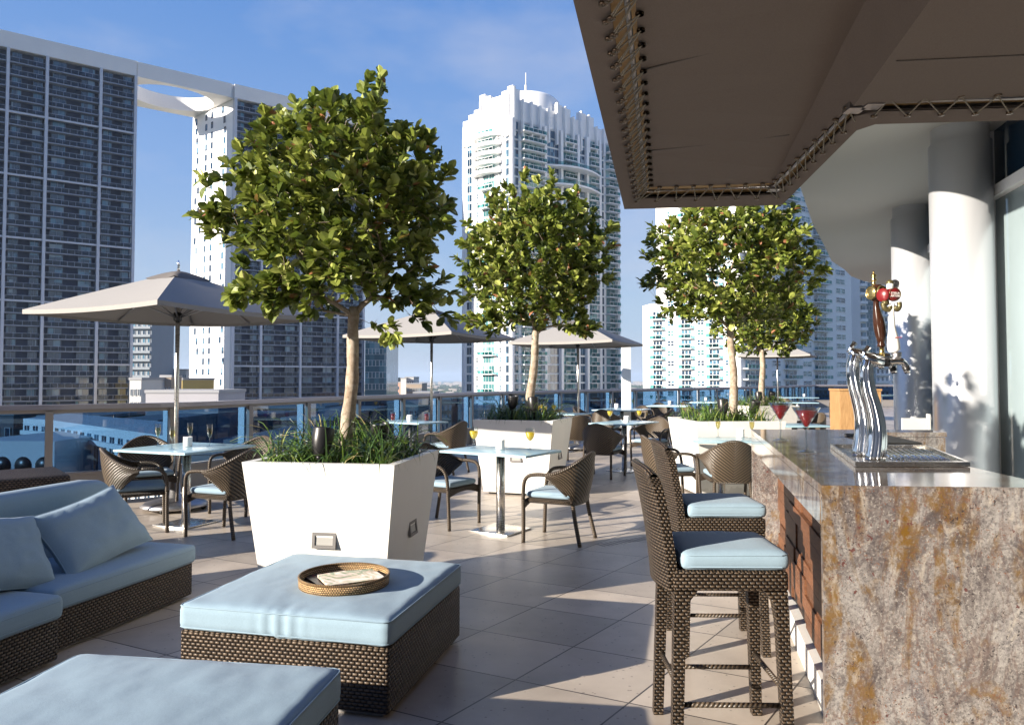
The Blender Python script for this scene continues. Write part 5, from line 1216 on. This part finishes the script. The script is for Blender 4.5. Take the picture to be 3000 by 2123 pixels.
def Lm(px, off=0): k = s_on(C3, dL, px); return T_((Lh.x * k, Lh.y * k, 0)) @ Matrix.Rotation(sa3, 4, 'Z') @ T_((0, -off, 0))
for i in range(nf):
    z = ZT - 3.2 - fh * i
    for px, w, nv in ((1375, 1.9, 2), (1490, 1.9, 2)):
        wm, wf = win_mesh(w, 2.2, nv, 1, 'win'); F.put('window', wm, T_((0, 0, z + 1.4)) @ Lm(px), [('window_frame', wf)])
    for px in (1398, 1466):
        wm, wf = win_mesh(.8, 1.6, 2, 2, 'win'); F.put('window', wm, T_((0, 0, z + 1.4)) @ Lm(px), [('window_frame', wf)])
    wm, wf = win_mesh(4.4, 2.1, 4, 1, 'winteal'); F.put('window', wm, T_((0, 0, z + 1.4)) @ Lm(1432), [('window_frame', wf)])
    if i % 2 == 0 or i < 5: bm_, gl = balc_mesh(6.0, 1.9, -1.9, 'tw_teal', rail='tw_white'); F.put('balcony', bm_, T_((0, 0, z)) @ Lm(1432), [('glass_panel', gl)])
for i in range(5):                                      # curved bands at the top of the left face
    z = ZT - 4.2 - fh * i; mb = MB(); n = 14
    pts = [((k / n - .5) * 11, -1.0 - 1.9 * math.sin(math.pi * k / n)) for k in range(n + 1)]; mb.prism(pts + [(5.5, 0), (-5.5, 0)], z, z + 1.1); o = mb.build('curved_band', M['tw_white'], t3r, fixn=True); o.matrix_local = Lm(1428)
rg = random.Random(4)
for k in range(9):                                      # crown blades
    px = 1364 + k * 16.5; hgt = (3, 4.5, 5.5, 9.5, 8.5, 7.5, 7.5, 8.5, 9.5)[k]
    mb = MB(); mb.box((0, .4, 0), (2.1, 1.3, hgt + 5)); mb.box((-.5, .05, -1), (.5, 1.6, hgt + 3)); o = mb.build('crown_fin', M['tw_white'], t3r); o.matrix_local = T_((0, 0, ZT + hgt / 2 - 2.5)) @ Lm(px)
for k in range(13):
    x = W3 * (k + .5) / 13; hgt = (9.5, 6.5, 6.5, 6, 6, 8.5, 8, 5.5, 8, 7.5, 4.5, 4.5, 4)[k]; w = W3 / 13
    mb = MB(); mb.box((x, .5, ZT + hgt / 2 - 2.5), (w - .02, 1.0, hgt + 4)); mb.box((x - w * .35, -.35, ZT + hgt / 2 - 2.5), (.5, 1.5, hgt + 4.4)); mb.build('crown_fin', M['tw_white'], t3r)
mb = MB(); mb.lathe([(0, 13.0), (4, 12.8), (7, 12.2), (9.5, 11.2), (10.6, 10.2), (10.6, 0)], 40, T_((14, 11, ZT))); mb.build('crown_drum', M['tw_white'], t3r)
mb = MB(); mb.lathe([(.35, 12.5), (.35, 16.5), (.12, 17), (.12, 20.5), (0, 20.6)], 8, T_((14, 11, ZT))); mb.build('aerial', M['tw_fascia'], t3r)
F.flush()

# ---- white condominium on the right
C4 = (60.6, 196.); t4 = empty('white_condominium', (C4[0], C4[1], 0), math.atan2(.6, .8), 'white condominium with teal balconies behind the third tree', 'building'); F = Fac(t4)
W4 = s_on(C4, DA, 2497); L4 = to_local((0, 0), (-20.0, 16.0)); L4h = L4.normalized(); Z4 = 72.; d4 = (-20.0 / L4.length, 16.0 / L4.length)
k4 = s_on(C4, d4, 1908); E4 = L4h * k4
E5 = L4h * s_on(C4, d4, 1950)
mb = MB(); mb.prism([(0, 0), (W4, 0), (W4 + 2.5, 3.5), (W4, 22), (E5.x + 3, E5.y + 6), (E5.x, E5.y)], GZ, Z4); mb.prism([(E5.x, E5.y), (E5.x + 2.9, E5.y + 6), (E4.x + 3, E4.y + 6), (E4.x, E4.y)], GZ, 23); mb.build('wall', M['tw_white'], t4, fixn=True)
sa4 = math.atan2(L4h.y, L4h.x) + math.pi
def Lm4(px): k = s_on(C4, d4, px); return T_((L4h.x * k, L4h.y * k, 0)) @ Matrix.Rotation(sa4, 4, 'Z')
fh = 2.82
for i in range(38):
    z = 55 - fh * i
    for a_, b_, k in ((2176, 2232, 'b'), (2262, 2286, 'w'), (2295, 2337, 'b'), (2353, 2377, 'w'), (2382, 2426, 'b'), (2452, 2478, 'w')):
        x0, x1 = s_on(C4, DA, a_), s_on(C4, DA, b_); w = x1 - x0; xc = (x0 + x1) / 2
        if k == 'w': wm, wf = win_mesh(w, 1.5, 2, 2, 'winteal' if (i * 7 + a_) % 3 else 'win', 'tw_white', .12); F.put('window', wm, T_((xc, -.02, z + 1.5)), [('window_frame', wf)])
        else:
            wm, wf = win_mesh(w * .8, 2.2, 3, 1, 'win', 'tw_white', .12); F.put('window', wm, T_((xc, -.02, z + 1.2)), [('window_frame', wf)])
            bm_, gl = balc_mesh(w, 1.7, -1.7, 'tw_teal', rail='tw_white'); F.put('balcony', bm_, T_((xc, 0, z)), [('glass_panel', gl)])
    for px, k in ((1928, 'b'), (1966, 'w'), (2012, 'b'), (2054, 'w'), (2094, 'b'), (2136, 'w')):
        if px < 1945 and z > 19: continue
        if k == 'w': wm, wf = win_mesh(2.0, 1.5, 2, 2, 'winteal' if (i + px) % 2 else 'win', 'tw_white', .12); F.put('window', wm, T_((0, 0, z + 1.5)) @ Lm4(px), [('window_frame', wf)])
        else:
            wm, wf = win_mesh(3.0, 2.2, 3, 1, 'win', 'tw_white', .12); F.put('window', wm, T_((0, 0, z + 1.2)) @ Lm4(px), [('window_frame', wf)])
            bm_, gl = balc_mesh(3.8, 1.5, -1.5, 'tw_teal', rail='tw_white'); F.put('balcony', bm_, T_((0, 0, z)) @ Lm4(px), [('glass_panel', gl)])
F.flush()
# ---- generic block builder for the rest
def block(px0, px1, pytop, Y, depth, mat, label, cat='building', nx=4, fh=3.2, win='win', ang=0.0, nmax=14, name='city_building', z1=None, wfrac=.45, bands=False):
    a = at(px0, pytop, Y); b_ = at(px1, pytop, Y); w = (b_ - a).length; zt_ = a.z if z1 is None else z1
    r = empty(name, (a.x, Y, 0), ang, label, cat); mb = MB(); mb.box((w / 2, depth / 2, (zt_ + GZ) / 2), (w, depth, zt_ - GZ)); mb.build('wall', mat, r)
    mb = MB(); mb.box((w / 2, depth / 2, zt_ + .25), (w + .3, depth + .3, .5)); mb.build('roof', M['roofg'], r)
    F = Fac(r); cw = w / nx
    for i in range(nmax):
        z = zt_ - 1.2 - fh * i - fh * .5
        if z < GZ + 2: break
        for k in range(nx): wm, wf = win_mesh(cw * wfrac, fh * .5, 1, 1, win, 'winframe', .08); F.put('window', wm, T_((cw * (k + .5), -.02, z)), [('window_frame', wf)])
        if bands: mb = MB(); mb.box((w / 2, -.6, z - fh * .42), (w, 1.2, .9)); mb.build('balcony', M['tw_rail'] if False else mat, r)
    F.flush(); return r
block(372, 445, 905, 300, 20, tw('distant_blue', (.25, .28, .32)), 'hazy blue balcony tower between the two slab towers', 'tower', 5, 3.3, 'win', 0, 30, bands=True)
block(380, 414, 1112, 150, 10, M['far_w'], 'small white block with balconies left of the yellow building', nx=3, fh=2.6)
block(414, 535, 1112, 170, 18, M['tan'], 'mustard yellow apartment block below the dark tower', nx=8, fh=4)
block(470, 502, 1104, 160, 5, M['tan2'], 'taupe stair block standing in front of the yellow building', nx=3, fh=4)
block(500, 546, 1083, 320, 16, M['far_w'], 'white tower with grey top seen right of the umbrella pole', nx=8, fh=3)
block(427, 640, 1150, 120, 12, tw('parapet_grey', (.34, .33, .35)), 'low pale wall block just above the railing in front of the towers', nx=1, nmax=0)  # pale wall, its shade put into a darker base colour
gt = block(1070, 1133, 965, 215, 22, M['winblue'], 'blue-green glass curtain wall tower behind the trunk of the nearest tree', 'tower', 6, 3.4, 'winblue', 0, 34, wfrac=.93)
block(1135, 1160, 1107, 420, 20, M['tan2'], 'brown block right of the glass tower', nx=4); block(1155, 1180, 1120, 400, 20, M['pinkb'], 'pinkish block right of the brown block', nx=3)
block(1174, 1190, 1108, 380, 20, M['far_w'], 'white windowless stair tower before the far woods', nx=1, nmax=0); block(1186, 1212, 1105, 385, 22, M['far_w'], 'white block with blue gable mark before the far woods', nx=4)
block(1190, 1236, 1124, 360, 22, M['tan2'], 'broad beige office block before the far woods', nx=10, fh=3)
block(2517, 2536, 800, 235, 20, M['tw_white'], 'white condominium wing with rounded balconies right of the big condominium', nx=1, fh=2.8, nmax=30, bands=True, wfrac=.8)
block(2536, 2562, 830, 262, 20, M['winblue'], 'curved glass tower left of the beer taps', 'tower', 3, 3.0, 'winblue', 0, 34, wfrac=.94)
block(2562, 2600, 830, 300, 20, M['tw_white'], 'bright white tower directly behind the tap handles', 'tower', 3, 3.0, 'win', 0, 34, bands=True)
block(2606, 2645, 830, 330, 20, M['tw_white'], 'white balcony tower between the taps and the far silver column', 'tower', 3, 3.0, 'winteal', 0, 34, bands=True)
# city below the railing, seen through the blue glass
sb = empty('striped_office', (0, 0, 0), 0, 'pale office block with dark vertical window stripes seen through the railing glass', 'building')
P0, P1, P2, P3 = Vector((-42.6, 64.5)), Vector((-39.4, 63.4)), Vector((-24.5, 49.5)), Vector((-33, 60))
P0 = Vector(at(68, 1220, 66).xy); P1 = Vector(at(143, 1228, 64).xy); P2 = Vector(at(480, 1290, 46).xy); zs = at(143, 1228, 64).z
mb = MB(); mb.prism([P0, P1, P2, P2 + Vector((-6, 14)), P0 + Vector((-2, 10))], GZ, zs); mb.build('wall', M['tw_fascia'], sb, fixn=True)
for (p, q2, n) in ((P0, P1, 3), (P1, P2, 15)):
    d = (q2 - p); ln = d.length; a = math.atan2(d.y, d.x); 
    for k in range(n):
        for dx in (-.16, .16):
            mb = MB(); mb.box((0, -.03, 0), (ln / n * .16, .06, 24)); o = mb.build('window_strip', M['win'], sb); c = p + d * ((k + .5 + dx * (1 if 1 else 0)) / n if False else (k + .5) / n); o.location = (c.x + d.normalized().x * dx * ln / n, c.y + d.normalized().y * dx * ln / n, zs - 12.6); o.rotation_euler = (0, 0, a)
    for k in range(5):
        mb = MB(); mb.box((ln / 2, -.1, 0), (ln, .3, .35)); o = mb.build('floor_band', M['tw_fascia'], sb); o.location = (p.x, p.y, zs - 1.2 - k * 4.6); o.rotation_euler = (0, 0, a)
pk = empty('parking_garage', (*at(-60, 1290, 52).xy, 0), R(-3), 'white garage wall with round dark openings seen through the railing glass', 'garage'); zk = at(0, 1290, 52).z
mb = MB(); mb.box((2.2, 5, (zk + GZ) / 2), (6.5, 10, zk - GZ)); mb.build('wall', M['tw_fascia'], pk)
for i in range(4):
    for k in range(4): mb = MB(); mb.lathe([(0, 0), (.62, 0), (.62, .05), (0, .05)], 24, rot(x=R(90), t=(.2 + k * 1.5, .03, zk - 1.7 - i * 1.55))); mb.build('round_opening', M['blackm'], pk)
ob = empty('office_block', (0, 0, 0), 0, 'unseen block added out of the picture to the left, shading the low city', 'building')  # unseen block, added to throw shade on the city behind the glass
Sv, nv_ = Vector((-.882, -.471)), Vector((-.471, .882)); mb = MB(); q4 = [Sv * a + nv_ * o_ for a, o_ in ((130, -60), (130, 75.3), (146, 75.3), (146, -60))]
mb.prism([(p.x, p.y) for p in q4][::-1], GZ, 32.5); mb.build('wall', M['roofg'], ob, fixn=True); mb = MB(); mb.prism([(p.x, p.y) for p in q4][::-1], 32.52, 33.0); mb.build('roof', M['tw_fascia'], ob, fixn=True)
rg = random.Random(77); cols = ['far_w', 'tan2', 'tw_fascia', 'pinkb', 'roofg', 'tan']; M.update(cb_far_w=tw('block_white', (.30, .29, .28)), cb_tan2=tw('block_taupe', (.15, .13, .11)), cb_tw_fascia=tw('block_grey', (.20, .20, .20)), cb_pinkb=tw('block_pink', (.20, .14, .12)), cb_roofg=tw('block_dark', (.10, .10, .11)), cb_tan=tw('block_mustard', (.18, .15, .09))); names = {'far_w': 'white', 'tan2': 'taupe', 'tw_fascia': 'pale grey', 'pinkb': 'pink', 'roofg': 'dark grey', 'tan': 'mustard'}  # darker copies of the wall colours, with the shade of towers painted in
BL = ['behind the glass between sofa and nearest planter', 'behind the glass just left of the nearest trunk', 'behind the glass right of the left umbrella pole', 'behind the glass just right of the nearest trunk', 'behind the glass above the red juice table',
      'below the second slab tower, behind the glass', 'behind the glass under the second umbrella', 'far off behind the glass, left of the second planter', 'at the white tower foot, behind the second planter', 'at the white tower foot, behind the third pole',
      'far off in the woods left of the white tower', 'behind the glass left of the white post', 'behind the glass right of the white post', 'under the left wing of the white condominium', 'behind the glass by the third tree trunk', 'behind the glass near the wooden host stand',
      'at the far left edge behind the glass', 'behind the striped office at the left', 'below the gap between the two slab towers']
k = 0
for (px, Y, w, pyt) in ((560, 95, 190, 1330), (760, 80, 200, 1300), (700, 130, 160, 1225), (900, 120, 150, 1230), (1010, 150, 150, 1205), (840, 165, 220, 1195), (1180, 200, 90, 1180), (1290, 260, 70, 1170), (1450, 170, 150, 1200), (1620, 180, 150, 1200), (1240, 330, 60, 1150), (1700, 150, 150, 1215), (1860, 140, 70, 1200), (2000, 120, 130, 1215), (2180, 130, 140, 1210), (2360, 140, 120, 1205), (-60, 120, 200, 1215), (200, 110, 180, 1225), (380, 100, 160, 1240)):
    c = cols[k % 6]; block(px - w / 2, px + w / 2, pyt, Y, 18 + rg.random() * 15, M['cb_' + c], f'low {names[c]} city block ' + BL[k] , nx=6, nmax=5); k += 1
# woods and far roofs
V = []; Fc = []; rg = random.Random(3)
def clump(x, y, z, r_):
    b0 = len(V); n = 7; V.append((x, y, z + r_ * .75))
    for j, (rr, zz) in enumerate(((.6, .55), (1, .1))):
        for i in range(n): a = 6.283 * (i + .5 * j) / n; q = rr * r_ * rg.uniform(.75, 1.15); V.append((x + q * math.cos(a), y + q * math.sin(a), z + zz * r_ * rg.uniform(.7, 1.2)))
    for i in range(n):
        Fc.append((b0, b0 + 1 + i, b0 + 1 + (i + 1) % n)); Fc.append((b0 + 1 + i, b0 + 1 + n + i, b0 + 1 + n + (i + 1) % n, b0 + 1 + (i + 1) % n))
for i in range(9000):
    Y = 260 + 3600 * rg.random() ** 1.6; px = rg.uniform(1050, 2000) if rg.random() < .75 else rg.uniform(0, 3000); X = (px - 1500) / 2168 * Y; r_ = rg.uniform(5, 10) * (1 + Y / 2500); clump(X, Y, GZ, r_)
M['woods'] = simple('woods', (.035, .055, .022), .95, 0, .5, .05); M['farroof'] = simple('far_roofs', (.34, .30, .27), .8, 0, .35, .01)
o = meshobj('woods', V, Fc, M['woods']); tag(o, 'dark green woods spreading to the horizon beyond the railing', 'woods', kind='stuff')
mb = MB()
for i in range(420):
    Y = 700 + 7000 * rg.random(); X = (rg.uniform(1050, 2000) - 1500) / 2168 * Y; w = rg.uniform(6, 26) * (1 + Y / 6000); hh = rg.uniform(9, 17) * (1 + Y / 14000); mb.box((X, Y, GZ + hh / 2), (w, 20, hh))
tag(mb.build('distant_buildings', M['farroof']), 'tiny pale buildings scattered through the woods towards the horizon', 'buildings', kind='stuff')
# ---- haze
hz = MB(); hz.box((0, 5000, 30), (30000, 20000, 154)); ho = hz.build('haze', simple('haze', (1, 1, 1))); hm = ho.data.materials[0]; t = hm.node_tree; t.nodes.clear()
out = t.nodes.new('ShaderNodeOutputMaterial'); pv = t.nodes.new('ShaderNodeVolumePrincipled'); pv.inputs['Color'].default_value = (.62, .78, 1, 1); pv.inputs['Density'].default_value = .00011; pv.inputs['Anisotropy'].default_value = 0.1
t.links.new(pv.outputs[0], out.inputs['Volume']); tag(ho, 'thin bluish haze over the city', 'haze', kind='stuff')
